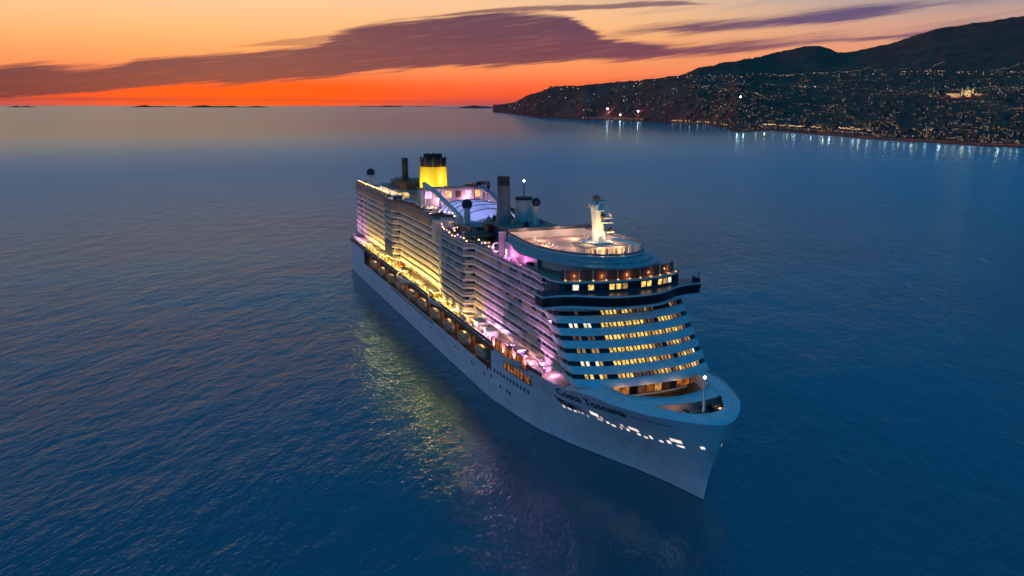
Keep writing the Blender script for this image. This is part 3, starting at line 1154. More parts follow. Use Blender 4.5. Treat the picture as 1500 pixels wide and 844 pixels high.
def wrap_text(body, x0, z0, x1, z1, height, m, shear=0.15):
    cu = bpy.data.curves.new('lettering', 'FONT')
    cu.body = body
    cu.size = 1.0
    cu.shear = shear
    cu.space_character = 1.02
    cu.resolution_u = 3
    o = bpy.data.objects.new('lettering_tmp', cu)
    col.objects.link(o)
    bpy.context.view_layer.update()
    dg = bpy.context.evaluated_depsgraph_get()
    me = bpy.data.meshes.new_from_object(o.evaluated_get(dg))
    bpy.data.objects.remove(o)
    xs_ = [v.co.x for v in me.vertices]
    lo, hi = min(xs_), max(xs_)
    for v in me.vertices:
        u = (v.co.x - lo) / (hi - lo)
        x = x0 + (x1 - x0) * u
        z = z0 + (z1 - z0) * u + v.co.y * height - 0.9 * math.sin(math.pi * u) * 0.25
        v.co = Vector((x, -(half_w(x, z) + 0.16), z))
    import bmesh
    bm = bmesh.new()
    bm.from_mesh(me)
    base = bm.faces[:]
    for dx, dz in ((.16, 0.0), (.08, .12)):           # struck three times for a bolder stroke
        d_ = bmesh.ops.duplicate(bm, geom=base)
        for v in d_['geom']:
            if isinstance(v, bmesh.types.BMVert):
                v.co.x += dx
                v.co.z += dz
                v.co.y = -(half_w(v.co.x, v.co.z) + .16 + dx * .05)
    bm.to_mesh(me)
    bm.free()
    me.materials.clear()
    me.materials.append(m)
    o = bpy.data.objects.new('name_lettering', me)
    col.objects.link(o)
    o.parent = hull
    return o


M['ink'] = paint('navy_lettering', (0.015, 0.03, 0.07), 0.5, 0.05)
wrap_text('Costa Toscana', 110.5, 14.7, 137.5, 17.3, 3.0, M['ink'])
for i in range(4):
    mb = MB()
    up, dn = [], []
    for j in range(13):
        t = j / 12
        x = 107.8 + 11.5 * t + i * 0.5
        z = 13.6 - 1.5 * math.sin(math.pi * 0.5 * t) + 0.9 * t * t - i * 0.42 + t * 1.0
        th = 0.17 * math.sin(math.pi * min(1, t + .08)) + 0.04
        up.append((x, -(half_w(x, z + th) + .16), z + th))
        dn.append((x, -(half_w(x, z - th) + .16), z - th))
    mb.grid([dn, up], M['ink'])
    mb.build('emblem_stroke', hull)
for x in (139.5, 142, 144, 146.3, 148):
    hull_opening('draught_slot', x, 18.0 + (x - 139) * .05, 1.3, .22, M['navy'])

# ------------------------------------------------------------------ decks, block outlines


def fx(y, z):
    """front face of the superstructure"""
    return 125.0 - 0.88 * (z - 22.75) - 5.2 * (abs(y) / 20.0) ** 2.6


def side_y(x):
    if x > 44.0:
        y = 18.2
    elif x > 42.6:
        y = 18.2 + (44.0 - x) / 1.4 * 3.1
    elif x > 19:
        y = 21.3
    elif x > 1:
        y = 18.0 + 3.3 * sstep(x, 1, 19)
    elif x > -56:
        y = 18.0 - 0.4 * sstep(x, 1, -10)
    elif x > -60:
        y = 17.6 + 2.7 * sstep(x, -56, -60)
    elif x > -74:
        y = 20.3
    elif x > -77:
        y = 20.3 - 2.3 * sstep(x, -74, -77)
    else:
        y = 18.0
    return y


def block_path(z, off=0.0, stern=-156.0):
    """half outline (bow centre to stern centre) of the cabin block at height z, inset by off"""
    P = []
    for y in (0, 3, 6, 9, 12, 14.5, 16.5, 18):
        P.append((fx(y, z) - off, y * (1 - off / 60)))
    c = fx(18, z)
    P.append((c - 2.2 - off * .5, 19.0 - off))
    P.append((c - 6, 18.6 - off))
    xs_ = [x for x in (100, 95, 90, 85, 80, 75, 70, 65, 60, 55, 50, 46, 44, 42.6, 38, 32, 26, 19, 16, 13, 10, 7, 4, 1, -10, -20, -30, -40, -50, -56, -58, -60, -67, -74, -75.5, -77,
                       -85, -95, -105, -115, -125, -135, -145) if x < c - 7]
    for x in xs_:
        P.append((x, side_y(x) - off))
    P += [(stern + 5 + off, 18 - off), (stern + 1.2 + off, 15.5 - off), (stern + off, 11), (stern + off, 0)]
    return P


def side_part(path, sg, xmax=1e9):
    return [(x, sg * y) for x, y in path if x < xmax and y > 0.01]


Z0, DH = 21.35, 2.65
# promenade deck: from the bow well to the stern
prom = []
for x in (146, 142, 138, 134, 130, 125, 120, 115, 110, 105, 100, 95, 90, 85, 80, 75, 70, 60, 40, 20, 0, -20, -40, -60, -80, -100, -120, -140, -150, -155, -159, -161, -162.5, -163.2):
    prom.append((x, half_w(x, 17.4) - 0.05))
prom = [(fx(0, 20) - 2.4, 0)] + [(fx(y, 20) - 2.4, y) for y in (4, 8, 12)] + [q for q in prom if q[0] <= 115] + [(-163.3, 0)]
mb = MB()
mb.slab(prom, 17.0, 17.42, M['white'], M['deck'])
mb.build('promenade_deck', ship)

# glass balustrade round the promenade and its lit handrail
for sg in (-1, 1):
    mb = MB()
    pth = [(x, sg * (half_w(x, 17.4) - .25)) for x in [104 - 4 * i for i in range(65)]]
    mb.ribbon(pth, 17.43, 18.35, 0.08 * -sg, M['bronze'])
    mb.ribbon(pth, 18.36, 18.5, 0.12 * -sg, M['offwhite'])
    mb.build('promenade_railing', ship)

# outward viewing platforms of the promenade
for (xc, rr, mt) in [(-33, 6.2, 'yellowstrip'), (10, 5.0, 'offwhite'), (86, 5.2, 'offwhite')]:
    mb = MB()
    for sg in (-1,):
        n = 18
        ring = [(xc + rr * 1.6 * math.cos(math.pi * i / n), sg * (HB - 2.2 + (rr - 1.2) * math.sin(math.pi * i / n))) for i in range(n + 1)]
        mb.ribbon(ring, 17.2, 18.7, 0.15, M['offwhite'])
        for z in (17.46,):
            mb.ngon([(x, y, z) for x, y in ring], M['offwhite'])
            mb.ngon([(x, y, z - .5) for x, y in ring], M['brown'])
    mb.build('viewing_platform', ship)

# promenade-level wall of the block (shops and bars behind glass)
k = NT('shop_front')
sp = k.n('ShaderNodeSeparateXYZ')
k.link(k.coord(), sp.inputs[0])
cellx = k.math('FLOOR', k.math('DIVIDE', sp.outputs['X'], 4.4))
wn = k.n('ShaderNodeTexWhiteNoise', noise_dimensions='1D')
k.link(cellx, wn.inputs['W'])
fr = k.math('FRACT', k.math('DIVIDE', sp.outputs['X'], 4.4))
pn = k.math('MULTIPLY', k.math('GREATER_THAN', fr, 0.12), k.math('LESS_THAN', k.math('ABSOLUTE', k.math('SUBTRACT', sp.outputs['Z'], 19.0)), 1.25))
k.link(k.mix(pn, rgb(.6, .56, .5), rgb(.05, .04, .03)), k.b.inputs['Base Color'])
k.b.inputs['Emission Color'].default_value = rgb(1, .6, .25)
k.link(k.math('MULTIPLY', pn, k.rng(wn.outputs['Value'], 0.25, 1, 0.0, 0.9, False)), k.b.inputs['Emission Strength'])
M['shop'] = k.m
pth = [(x, y) for x, y in block_path(Z0, 3.2, -154) if x < 116]
for sg in (-1, 1):
    mb = MB()
    mb.ribbon([(x, sg * y) for x, y in pth], 17.43, Z0 - .3, 0.2 * -sg, M['shop'])
    mb.build('shop_front_wall', ship)
# the wall facing the bow well
mb = MB()
fp = [(fx(y, 20.5) - 2.2, y) for y in [-18 + 2 * i for i in range(19)]]
mb.ribbon(fp, 17.43, 20.5, 0.2, M['brown'])
mb.ribbon([q for q in fp if abs(q[1]) < 11.5], 14.5, 17.42, 0.2, M['brown'])
mb.build('bow_lounge_wall', ship)
mb = MB()
mb.grid([[(fx(y, 20.5) - 2.5, y, 14.5) for y in range(-11, 12)], [(138.9 - 12.5 * (abs(y) / 17.0) ** 2.2, y, 14.5) for y in range(-11, 12)]], M['brown'])
mb.build('bow_well_floor', ship)
for i in range(15):
    y0 = -16.6 + i * 2.28
    a, b = (fx(y0, 20.5) - 2.12, y0), (fx(y0 + 1.9, 20.5) - 2.12, y0 + 1.9)
    mb = MB()
    mm = M[['orangeglow', 'win_lo', 'bronze', 'win_mid', 'orangeglow', 'glass', 'win_lo', 'orangeglow', 'win_mid', 'bronze', 'glass', 'orangeglow', 'orangeglow', 'win_lo', 'orangeglow'][i]]
    mb.add([(a[0], a[1], 17.6), (b[0], b[1], 17.6), (b[0], b[1], 20.1), (a[0], a[1], 20.1)], [(0, 1, 2, 3)], mm)
    mb.build('lounge_window', ship)

# ------------------------------------------------------------------ cabin tiers
NT_ = 8
for kk in range(NT_ + 1):
    z = Z0 + DH * kk
    top = kk == NT_
    pth = block_path(z)
    t = MB()
    t.slab(pth, z - 0.32, z, M['white'], M['deck'] if top else M['greydeck'])
    xm = fx(18, z) - 1.0
    for sg in (-1, 1):
        sp_ = side_part(pth, sg, xm)
        t.ribbon(sp_, z - 0.45, z + 0.02, 0.16 * sg * -1, M['white'])
        t.ribbon(sp_, z + 0.03, z + 1.02, 0.10 * sg * -1, M['balus'])
        t.ribbon(sp_, z + 1.03, z + 1.13, 0.16 * sg * -1, M['offwhite'])
        if not top:
            x = xm - 3
            while x > -150:
                yo = side_y(x) if x < fx(18, z) - 7 else 18.3
                t.box(x - .13, x + .13, min(sg * (yo - 1.75), sg * (yo + .07)), max(sg * (yo - 1.75), sg * (yo + .07)), z + .04, z + DH - .47, M['offwhite'])
                x -= 3.3
    ti = t.build('balcony_tier', ship)
    if not top:
        inner = block_path(z, 1.75)
        for sg in (-1, 1):
            g = MB()
            g.ribbon(side_part(inner, sg, fx(18, z) - 1.5), z + .01, z + DH - .33, 0.15 * -sg, M['cabin'])
            g.build('cabin_glazing', ti)

# vertical stair towers on the side (pale and dark boxes breaking the tiers)
for (x0, x1, yo, za, zb, mm) in [(-74, -61, 20.75, 21.5, 27.6, 'navy'), (14.6, 18.6, 21.45, 33.5, 43.0, 'offwhite'), (0.0, 3.2, 19.4, 38.0, 46.0, 'offwhite')]:
    for sg in (-1, 1):
        mb = MB()
        mb.box(x0, x1, min(sg * (yo - 2.5), sg * yo), max(sg * (yo - 2.5), sg * yo), za, zb, M[mm])
        mb.build('stair_tower', ship)

# ------------------------------------------------------------------ front face: white bands with window strips
YS = [-19.0 + 38.0 * i / 40 for i in range(41)]


def front_row(z, out):
    r = [(fx(19, z) - 7.0 + out * .3, -18.7 - out * .4, z), (fx(19, z) - 3.0 + out, -19.25 - out * .4, z)]
    r += [(fx(y, z) + out, y, z) for y in YS]
    r += [(fx(19, z) - 3.0 + out, 19.25 + out * .4, z), (fx(19, z) - 7.0 + out * .3, 18.7 + out * .4, z)]
    return r


LITROW = ['..m.....HHHLHHMLLMLL....MLL.', '.P.PP..HHHHHHHHHLLL.HHHMMLL.', '.l.ll..HHHHMHHHHMMHHMHHHMML.', '.M.MM..HHHHHHHHHMLL.MMHMLMM.',
          '.P.PM..HHHHHHHMHMMMML.MHMMP.', '.H.HM..HHHLLLLLMHHMLMHMMHPM.']
WM = {'H': 'win_hi', 'M': 'win_mid', 'L': 'win_lo', 'l': 'win_lo', 'P': 'win_pale', 'm': 'win_lo', '.': 'glass'}
for kk in range(6):
    z = Z0 + DH * kk
    za, zb = z - 0.85, z + 0.72
    t = MB()
    t.grid([front_row(za, -0.4), front_row(za, 0.25), front_row(za + .12, 0.32), front_row(zb - .1, 0.32), front_row(zb, 0.25), front_row(zb, -0.4)], M['white'])
    f = t.build('front_band', ship, 50)
    g = MB()
    g.grid([front_row(zb - .3, -0.30), front_row(z + DH - .7, -0.30)], M['glass'])
    g.build('window_strip', f)
    rowdef = LITROW[5 - kk][:16] if False else LITROW[5 - kk]
    n = 16
    for i in range(n):
        ya, yb = -17.6 + 35.2 * (i + .11) / n, -17.6 + 35.2 * (i + .89) / n
        ch_ = rowdef[int(i * len(rowdef) / n)]
        mm = M[WM[ch_]]
        w = MB()
        z1_, z2_ = zb + .1, z + DH - .95
        ym = (ya + yb) / 2
        for (p, q, m2) in ((ya, ym - .15, mm), (ym + .15, yb, M[WM[rowdef[min(len(rowdef) - 1, int(i * len(rowdef) / n) + 1)]]])):
            w.ngon([(fx(p, z1_) - .24, p, z1_), (fx(q, z1_) - .24, q, z1_), (fx(q, z2_) - .24, q, z2_), (fx(p, z2_) - .24, p, z2_)], m2)
        w.build('window', ship)
# shoulder above the top row, under the bridge
t = MB()
za = Z0 + DH * 6 - .85
t.grid([front_row(za, -.4), front_row(za, .3), front_row(37.7, .3)], M['white'])
t.build('front_band', ship, 50)

# ------------------------------------------------------------------ bridge with its wings
BR = [(118.0, 0), (117.9, 3), (117.4, 6), (116.2, 9), (114.2, 12), (112.3, 15), (111.2, 18), (110.9, 21), (111.0, 23.3)]


def br_half(off, back=104.5):
    P = [(x - off, min(y, 23.3 - max(0, off))) for x, y in BR]
    P += [(back + 2, 23.3 - max(0, off)), (back + .5, 20), (back, 18.5), (back - 6, 18.0), (back - 6, 0)]
    return P


mb = MB()
mb.slab(br_half(-0.3), 37.55, 38.15, M['white'])
mb.slab(br_half(0.0), 38.15, 38.35, M['navy'])
mb.slab(br_half(-0.35), 40.55, 41.05, M['white'], M['navy'])
br = mb.build('bridge', ship)
for sg in (-1, 1):
    mb = MB()
    lo = [(x, sg * y, 38.36) for x, y in br_half(0.25)[:12]]
    hi = [(x, sg * y, 40.54) for x, y in br_half(-0.15)[:12]]
    mb.grid([lo, hi], M['glass'])
    mb.build('bridge_window', br)
for sg in (-1, 1):
    mb = MB()
    mb.tube([(111, sg * 22.6, 41.0), (111, sg * 22.6, 44.2)], .12, M['navy'], 6)
    mb.box(107.5, 111, sg * 22.9 - .1, sg * 22.9 + .1, 41.06, 42.1, M['navy'])
    mb.build('wing_screen', br)

# ------------------------------------------------------------------ observation lounge above the bridge


def obs_half(off, xc=113.6):
    P = [(xc - off - 5.4 * (y / 19.0) ** 2.4, y) for y in (0, 3, 6, 9, 12, 14, 16, 17.6)]
    P += [(xc - off - 7.6, 18.7 - off), (xc - 13, 18.5 - off), (85, 18.2 - off), (84, 0)]
    return P


mb = MB()
mb.slab(obs_half(0.3), 41.06, 43.6, M['navy'])
mb.slab(obs_half(-0.25), 43.61, 44.05, M['white'], M['deck'])
obs = mb.build('observation_lounge', ship)
for i, ch_ in enumerate('.P.H..HHM..HH.HMP.'):
    ya = -16.4 + 32.8 * i / 18
    yb = ya + 1.35
    f_ = lambda y: 113.6 - .3 + .05 - 5.4 * (abs(y) / 19.0) ** 2.4
    w = MB()
    w.ngon([(f_(ya), ya, 41.75), (f_(yb), yb, 41.75), (f_(yb), yb, 43.15), (f_(ya), ya, 43.15)], M[WM[ch_]])
    w.build('observation_window', obs)

# open terrace under the visor roof: bronze glass wall, white posts, warm lamps at the feet
mb = MB()
tp = [(112.2 - 5.6 * (abs(y) / 18.0) ** 2.3, y) for y in [-16.6 + 33.2 * i / 30 for i in range(31)]]
mb.ribbon(tp, 44.06, 46.6, .15, M['bronze'])
mb.build('terrace_glass', ship)
for i in range(11):
    y = -16.2 + 32.4 * i / 10
    x = 113.2 - 5.5 * (abs(y) / 18.6) ** 2.4
    mb = MB()
    mb.tube([(x, y, 44.06), (x, y, 47.0)], .14, M['offwhite'], 6)
    po = mb.build('terrace_post', ship)
    mb = MB()
    mb.box(x + .15, x + .4, y - .22, y + .22, 44.1, 44.4, M['terracelamp'])
    mb.build('lamp', po)

# visor roof and sports-deck ring


def ring_half(a, b, xc, back, yb, n=16):
    P = [(xc + a * math.cos(t), b * math.sin(t)) for t in [math.pi / 2 * (1 - (1 - i / n)) for i in range(n + 1)]]
    P[0] = (xc + a, 0)
    P += [(xc + (back - xc) * i / 6, b + (yb - b) * i / 6) for i in range(1, 7)]
    return P


RIN = ring_half(23.5, 14.4, 84, 62, 12.6)
RMID = ring_half(25.0, 15.4, 84, 63, 13.4)
RVIS = ring_half(28.5, 17.0, 84, 66, 15.0)
ROUT = ring_half(31.4, 18.6, 84, 76, 17.0)


def loft(rings, m):
    b_ = MB()
    rows = []
    for P, z in rings:
        rows.append([(x, -y, z) for x, y in P[::-1]] + [(x, y, z) for x, y in P[1:]])
    b_.grid(rows, m)
    return b_


mb = loft([(RMID, 48.85), (RVIS, 48.25), (RVIS, 47.95), (ROUT, 47.5), (ROUT, 47.1), (RMID, 47.9)], M['palegrey'])
mb.build('visor_roof', ship, 30)
mb = loft([(RIN, 43.0), (RMID, 48.8), (RMID, 49.25), (RIN, 49.35), (RIN, 47.5)], M['offwhite'])
mb.build('sports_deck_ring', ship, 30)
mb = MB()
mb.slab(RIN, 47.0, 47.5, M['offwhite'], M['beige'])
mb.build('sports_deck', ship)
mb = MB()
for P, z in ((RMID, 51.0),):
    pass
lp = [(x, -y) for x, y in RMID[::-1]] + RMID[1:]
mb.ribbon(lp, 49.36, 49.95, .06, M['grey'])
mb.build('wind_screen', ship)
# closing wall across the aft end of the ring
mb = MB()
mb.box(61.4, 62.1, -12.9, 12.9, 43.0, 49.7, M['offwhite'])
mb.box(61.2, 62.3, -13.4, 15.5, 49.71, 50.7, M['navy'])
mb.build('ring_end_wall', ship)

# bar pavilion with lit front below the radar mast
mb = MB()
mb.slab([(102.5, 0), (102.3, 4), (101, 6.4), (95, 7.2), (92, 6.4), (92, 0)], 50.3, 50.75, M['beige'])
mb.box(93, 100, -5.5, 5.5, 47.55, 50.3, M['offwhite'])
pv = mb.build('bar_pavilion', ship)
for i in range(9):
    y = -6.4 + 12.8 * i / 8
    mb = MB()
    mb.tube([(102.0 - abs(y) * .12, y, 47.55), (102.0 - abs(y) * .12, y, 50.3)], .16, M['white'], 6)
    mb.build('column', pv)
for i in range(6):
    y = -5 + 10 * i / 6
    mb = MB()
    mb.add([(100.06, y + .2, 48.1), (100.06, y + 1.4, 48.1), (100.06, y + 1.4, 50.0), (100.06, y + .2, 50.0)], [(0, 1, 2, 3)], M[['win_mid', 'brown', 'win_hi', 'brown', 'win_mid', 'win_hi'][i]])
    mb.build('bar_window', pv)
mb = MB()
mb.box(88, 99, 8.5, 11, 47.55, 50.0, M['white'])
mb.box(87.5, 99.5, 8.2, 11.3, 50.0, 50.3, M['white'])
mb.build('side_kiosk', ship)

# radar mast
mb = MB()
rows = []
for z, xa, w, l in [(50.76, 96.6, 1.5, 1.9), (53.5, 96.2, 1.3, 1.6), (57, 95.6, 1.25, 1.5), (60.2, 94.9, 1.35, 1.6), (61.4, 94.6, 1.1, 1.3)]:
    rows.append([(xa - l, -w, z), (xa + l * .6, -w * .9, z), (xa + l, 0, z), (xa + l * .6, w * .9, z), (xa - l, w, z)])
mb.grid(rows, M['white'], True)
mb.ngon(rows[-1], M['white'])
mast = mb.build('radar_mast', ship)
for (z, x0, x1, y0, y1) in [(56.4, 95.5, 98.6, 0.4, 3.0), (53.8, 96.5, 98.4, 1.2, 3.4), (59.6, 95, 97.6, -.8, .8), (60.8, 93, 96, -1.8, 1.8)]:
    mb = MB()
    mb.box(x0, x1, y0, y1, z, z + .25, M['white'])
    mb.build('mast_platform', mast)
for (x, y, z, ln) in [(94.6, 0, 62.0, 5.2), (94.6, 0, 60.5, 6.0), (97.8, 1.8, 57.5, 2.6)]:
    mb = MB()
    mb.box(x - .25, x + .25, y - ln / 2, y + ln / 2, z, z + .32, M['offwhite'])
    mb.tube([(x, y, z - .9), (x, y, z)], .2, M['dark'], 6)
    mb.build('radar_scanner', mast)
for (x, y, z, r) in [(98.0, 2.4, 54.6, .75), (97.6, .3, 58.4, .7), (97.3, 2.6, 58.6, .6)]:
    mb = MB()
    mb.sphere((x, y, z), r, M['dark' if r > .65 else 'white'], 10, 7)
    mb.build('radome', mast)
mb = MB()
mb.tube([(94.4, 0, 61.4), (94.2, 0, 64.0)], .22, M['dark'], 6, .08)
mb.box(93.4, 95.2, -.7, .7, 62.5, 63.4, M['brown'])
mb.build('mast_head', mast)
mb = MB()
mb.slab([(99.5, 0), (99, 3), (94, 4.2), (91, 3.4), (91, 0)], 50.77, 51.3, M['white'])
mb.build('mast_base', mast)

# ------------------------------------------------------------------ bow: foredeck, mooring well, foremast
rim = []
xn = stem_x(20.3)
for i in range(33):
    t = i / 32
    x = 118 + (xn - 118) * (1 - (1 - t) ** 1.6)
    rim.append((min(x, xn), half_w(min(x, xn - .001), 20.2) if i < 32 else 0.0, rail_z(x)))


def inner_edge(y):
    return 139.0 - 12.5 * (abs(y) / 17.0) ** 2.2


fd = MB()
for sg in (-1, 1):
    A, B, C = [], [], []
    for x, w, z in rim:
        A.append((x, sg * w, z))
        xi = min(x - .6, 118 + (x - 118) * 0.985)
        B.append((xi, sg * max(0, w - 0.9), z + .55))
        wi = max(0.0, w * 0.80 - 1.2)
        xi2 = min(x - 2.2, inner_edge(wi) if False else x - 2.2)
        C.append((xi2, sg * wi, z + .75))
    fd.grid([A, B], M['white'], False, sg > 0)
    fd.grid([B, C], M['white'], False, sg > 0)
# nose plate between the whaleback edge and the mooring opening
NP = 24
OP = [(150.6, 0.0), (150.2, 2.6), (148.6, 5.2), (146.4, 7.6), (144.4, 10.0), (143.3, 9.0), (143.2, 5.0), (143.0, 0.0)]
bow_shell = fd.build('bow_whaleback', ship, 60)

mb = MB()
# foredeck plate: strips in y from the inner edge aft to the opening, then forward of it
def plate(x_of_a, x_of_b, ys, zf):
    a = [(x_of_a(y), y, zf(x_of_a(y))) for y in ys]
    b = [(x_of_b(y), y, zf(x_of_b(y))) for y in ys]
    mb.grid([a, b], M['white'])


def rim_x(y):
    """x of the whaleback inner edge at half breadth |y|"""
    best = None
    pts = []
    for x, w, z in rim:
        pts.append((max(0.0, w * 0.80 - 1.2), x - 2.2))
    pts.sort()
    return lerp_table(pts, abs(y)) if abs(y) > 0.001 else pts[0][1] + 0 * 1


def fz(x):
    return rail_z(x) + .74


def op_a(y):
    return 143.2 - 0.02 * y * y if abs(y) < 9.5 else rim_x(y)


def op_b(y):
    return max(op_a(y), 150.6 - 0.065 * y * y) if abs(y) < 9.5 else rim_x(y)


ysw = [-16.2 + 32.4 * i / 48 for i in range(49)]
ysn = [-9.4 + 18.8 * i / 36 for i in range(37)]


def inner_x(y):
    return min(inner_edge(y), rim_x(y) - .02)


plate(lambda y: inner_x(y), lambda y: min(op_a(y), rim_x(y)), ysw, fz)
plate(lambda y: min(op_b(y), rim_x(y)), lambda y: rim_x(y), ysn, fz)
# coaming of the well edge and the opening
mb.ribbon([(inner_x(y), y) for y in ysw], 18.6, 21.3, .2, M['offwhite'])
mb.ribbon([(inner_x(y), y) for y in ysw if abs(y) < 11.5], 14.5, 18.59, .2, M['brown'])
mb.ribbon([(op_a(y), y) for y in ysn], 18.0, 21.0, -.15, M['deck'])
mb.ribbon([(op_b(y), y) for y in ysn], 18.0, 20.9, .15, M['deck'])
mb.build('foredeck', ship)
mb = MB()
mb.grid([[(op_a(y) - .5, y, 19.2) for y in ysn], [(op_b(y) + .5, y, 19.2) for y in ysn]], M['deck'])
mb.build('mooring_deck', ship)
for (x, y) in [(145.0, -7.2), (146.2, -3.2), (148.6, -1.0), (148.4, 3.6), (146.0, 6.6), (145.2, 2.0)]:
    mb = MB()
    mb.lathe(x, y, [(.9, 19.21), (.55, 19.4), (.5, 20.1), (.85, 20.3), (.85, 20.6)], 10, M['dark'])
    mb.build('bollard', ship)
mb = MB()
mb.box(144.4, 147.4, 3.6, 6.0, 19.21, 20.6, M['brown'])
mb.tube([(145.9, 3.4, 20.3), (145.9, 6.2, 20.3)], .9, M['dark'], 10)
mb.build('winch', ship)
mb = MB()
mb.tube([(148.0, 0.2, 18.5), (147.8, 0.2, 28.2)], .34, M['white'], 8, .18)
fm = mb.build('foremast', ship)
mb = MB()
mb.sphere((147.8, 0.2, 28.5), .3, M['whitelamp'], 10, 6)
mb.build('lamp', fm)
for sg in (-1, 1):
    mb = MB()
    pth = [(x - 1.2, sg * max(.0, w - 1.0)) for x, w, z in rim[:-3]]
    for (x, y) in pth[::2]:
        zz = rail_z(x + 1.2) + .6
        mb.tube([(x, y, zz), (x, y, zz + .9)], .05, M['offwhite'], 4)
    mb.tube([(x, y, rail_z(x + 1.2) + 1.5) for x, y in pth], .05, M['offwhite'], 4)
    mb.build('bow_railing', ship)

# ------------------------------------------------------------------ orange bar terrace built out on the side near the bow
for (z0_, z1_, x0_, x1_, out) in [(17.44, 20.3, 72, 97, .45), (13.0, 15.6, 80, 97, .10)]:
    for sg in (-1, 1):
        mb = MB()
        pth = [(x0_ + (x1_ - x0_) * i / 8, sg * (half_w(x0_ + (x1_ - x0_) * i / 8, (z0_ + z1_) / 2) + out)) for i in range(9)]
        mb.ribbon(pth, z0_, z1_, .2 * -sg, M['orangeglow'])
        mb.ribbon(pth, z1_ + .01, z1_ + .3, .3 * -sg, M['brown'])
        mb.ribbon(pth, z0_ - .3, z0_ - .01, .3 * -sg, M['brown'])
        for x, y in pth:
            mb.box(x - .12, x + .12, min(y - .12, y + .12), max(y - .12, y + .12), z0_, z1_, M['brown'])
        mb.build('bar_terrace', ship)

# ------------------------------------------------------------------ upper decks aft of the sports ring
ZR = Z0 + DH * 8            # 42.55, the roof of the cabin block
# raised after body
AB = [(-2, 0), (-2, 10), (-5, 16), (-8, 17.7)] + [(x, side_y(x) + .1) for x in (-20, -40, -55, -60, -74, -77, -100, -120, -140, -150)] + [(-155, 15.5), (-156, 11), (-156, 0)]
mb = MB()
mb.slab(AB, 45.0, 45.25, M['white'], M['deck'])
for sg in (-1, 1):
    pth = [(x, sg * y) for x, y in AB if y > 0]
    mb.ribbon(pth, ZR + .02, 45.0, .25 * -sg, M['umber'])
    mb.ribbon(pth, 45.26, 46.35, .12 * -sg, M['umber'])
    mb.ribbon(pth, 46.36, 47.3, .06 * -sg, M['bronze'])
mb.build('upper_side_wall', ship)
n = 0
x = -12.0
while x > -148:
    mm = M[random.choice(['bronze', 'bronze', 'win_lo', 'win_mid', 'glass'])]
    for sg in (-1, 1):
        mb = MB()
        yo = side_y(x) + .13 + .02
        mb.add([(x, sg * yo, 43.2), (x - 3.2, sg * (side_y(x - 3.2) + .15), 43.2), (x - 3.2, sg * (side_y(x - 3.2) + .15), 44.5), (x, sg * yo, 44.5)], [(0, 1, 2, 3)], mm)
        mb.build('upper_window', ship)
    x -= 5.2
# parapet of the lower forward roof
mb = MB()
for sg in (-1, 1):
    pth = [(x, sg * (side_y(x) - .3)) for x in (96, 90, 80, 70, 60, 50, 45, 42, 38, 30, 20, 12, 6, 0, -2)]
    mb.ribbon(pth, ZR + 1.13, ZR + 1.3, .12 * -sg, M['offwhite'])
    for i in range(40):
        x = 95 - i * 2.4
        mb.box(x - .05, x + .05, sg * (side_y(x) - .4) - .05, sg * (side_y(x) - .4) + .05, ZR, ZR + 2.1, M['offwhite'])
    mb.ribbon(pth, ZR + 2.1, ZR + 2.22, .1 * -sg, M['offwhite'])
mb.build('roof_railing', ship)

# central deckhouse that carries the tower, the drum and the radome
mb = MB()
mb.slab([(51, 0), (51, 7), (48, 9.0), (30, 9.0), (27, 7), (27, 0)], ZR + .01, 48.6, M['navy'])
mb.slab([(51.6, 0), (51.6, 7.4), (48.4, 9.5), (29.6, 9.5), (26.4, 7.4), (26.4, 0)], 48.61, 49.0, M['umber'])
mb.slab([(60, 0), (60, 11.5), (51.7, 12.5), (51.7, 0)], ZR + .01, 45.9, M['offwhite'], M['umber'])
mb.slab([(26.3, 0), (26.3, 11), (25, 12), (17, 12), (17, 0)], ZR + .01, 46.3, M['navy'], M['umber'])
mb.build('deckhouse', ship)
mb = MB()
mb.lathe(37.5, -5.3, [(2.9, 49.01), (2.7, 50.5), (2.25, 54), (2.05, 61.4), (2.1, 61.5)], 20, M['grey'])
tw = mb.build('ventilation_tower', ship, 40)
mb = MB()
mb.lathe(37.5, -5.3, [(2.12, 61.55), (2.12, 64.4), (1.7, 64.5)], 20, M['dark'])
mb.build('tower_cap', tw, 40)
mb = MB()
mb.box(33, 38, -11.0, -7.5, 43.0, 48.5, M['black'])
mb.lathe(36, -13.5, [(5.5, 45.3), (5.2, 45.8), (0.4, 46.6)], 20, M['brown'])
mb.lathe(36, -13.5, [(.3, ZR), (.3, 45.3)], 8, M['brown'])
mb.build('round_awning', ship)
mb = MB()
mb.lathe(36, 2.5, [(3.1, 49.01), (3.0, 51), (2.8, 56.3)], 20, M['offwhite'])
drm = mb.build('tank_drum', ship, 40)
mb = MB()
mb.lathe(36, 2.5, [(2.95, 56.32), (2.95, 57.2), (2.4, 57.3)], 20, M['dark'])
mb.build('drum_cap', drm, 40)
mb = MB()
mb.tube([(37, 2.2, 57.3), (37, 2.2, 62.4)], .28, M['grey'], 8, .18)
mb.build('signal_mast', drm)
mb = MB()
mb.sphere((37, 2.2, 62.7), .34, M['whitelamp'], 10, 6)
mb.build('lamp', drm)


def radome(x, y, zb, zt, r, pr):
    mb = MB()
    mb.lathe(x, y, [(pr * 1.15, zb), (pr, zb + .6), (pr * .85, zt - r * 1.7)], 12, M['offwhite'])
    mb.lathe(x, y, [(pr * 1.3, zt - r * 1.72), (pr * 1.3, zt - r * 1.6)], 12, M['white'])
    p_ = mb.build('radome_pedestal', ship, 40)
    mb = MB()
    mb.sphere((x, y, zt - r), r, M['dark'], 18, 12)
    mb.build('radome', p_, 60)


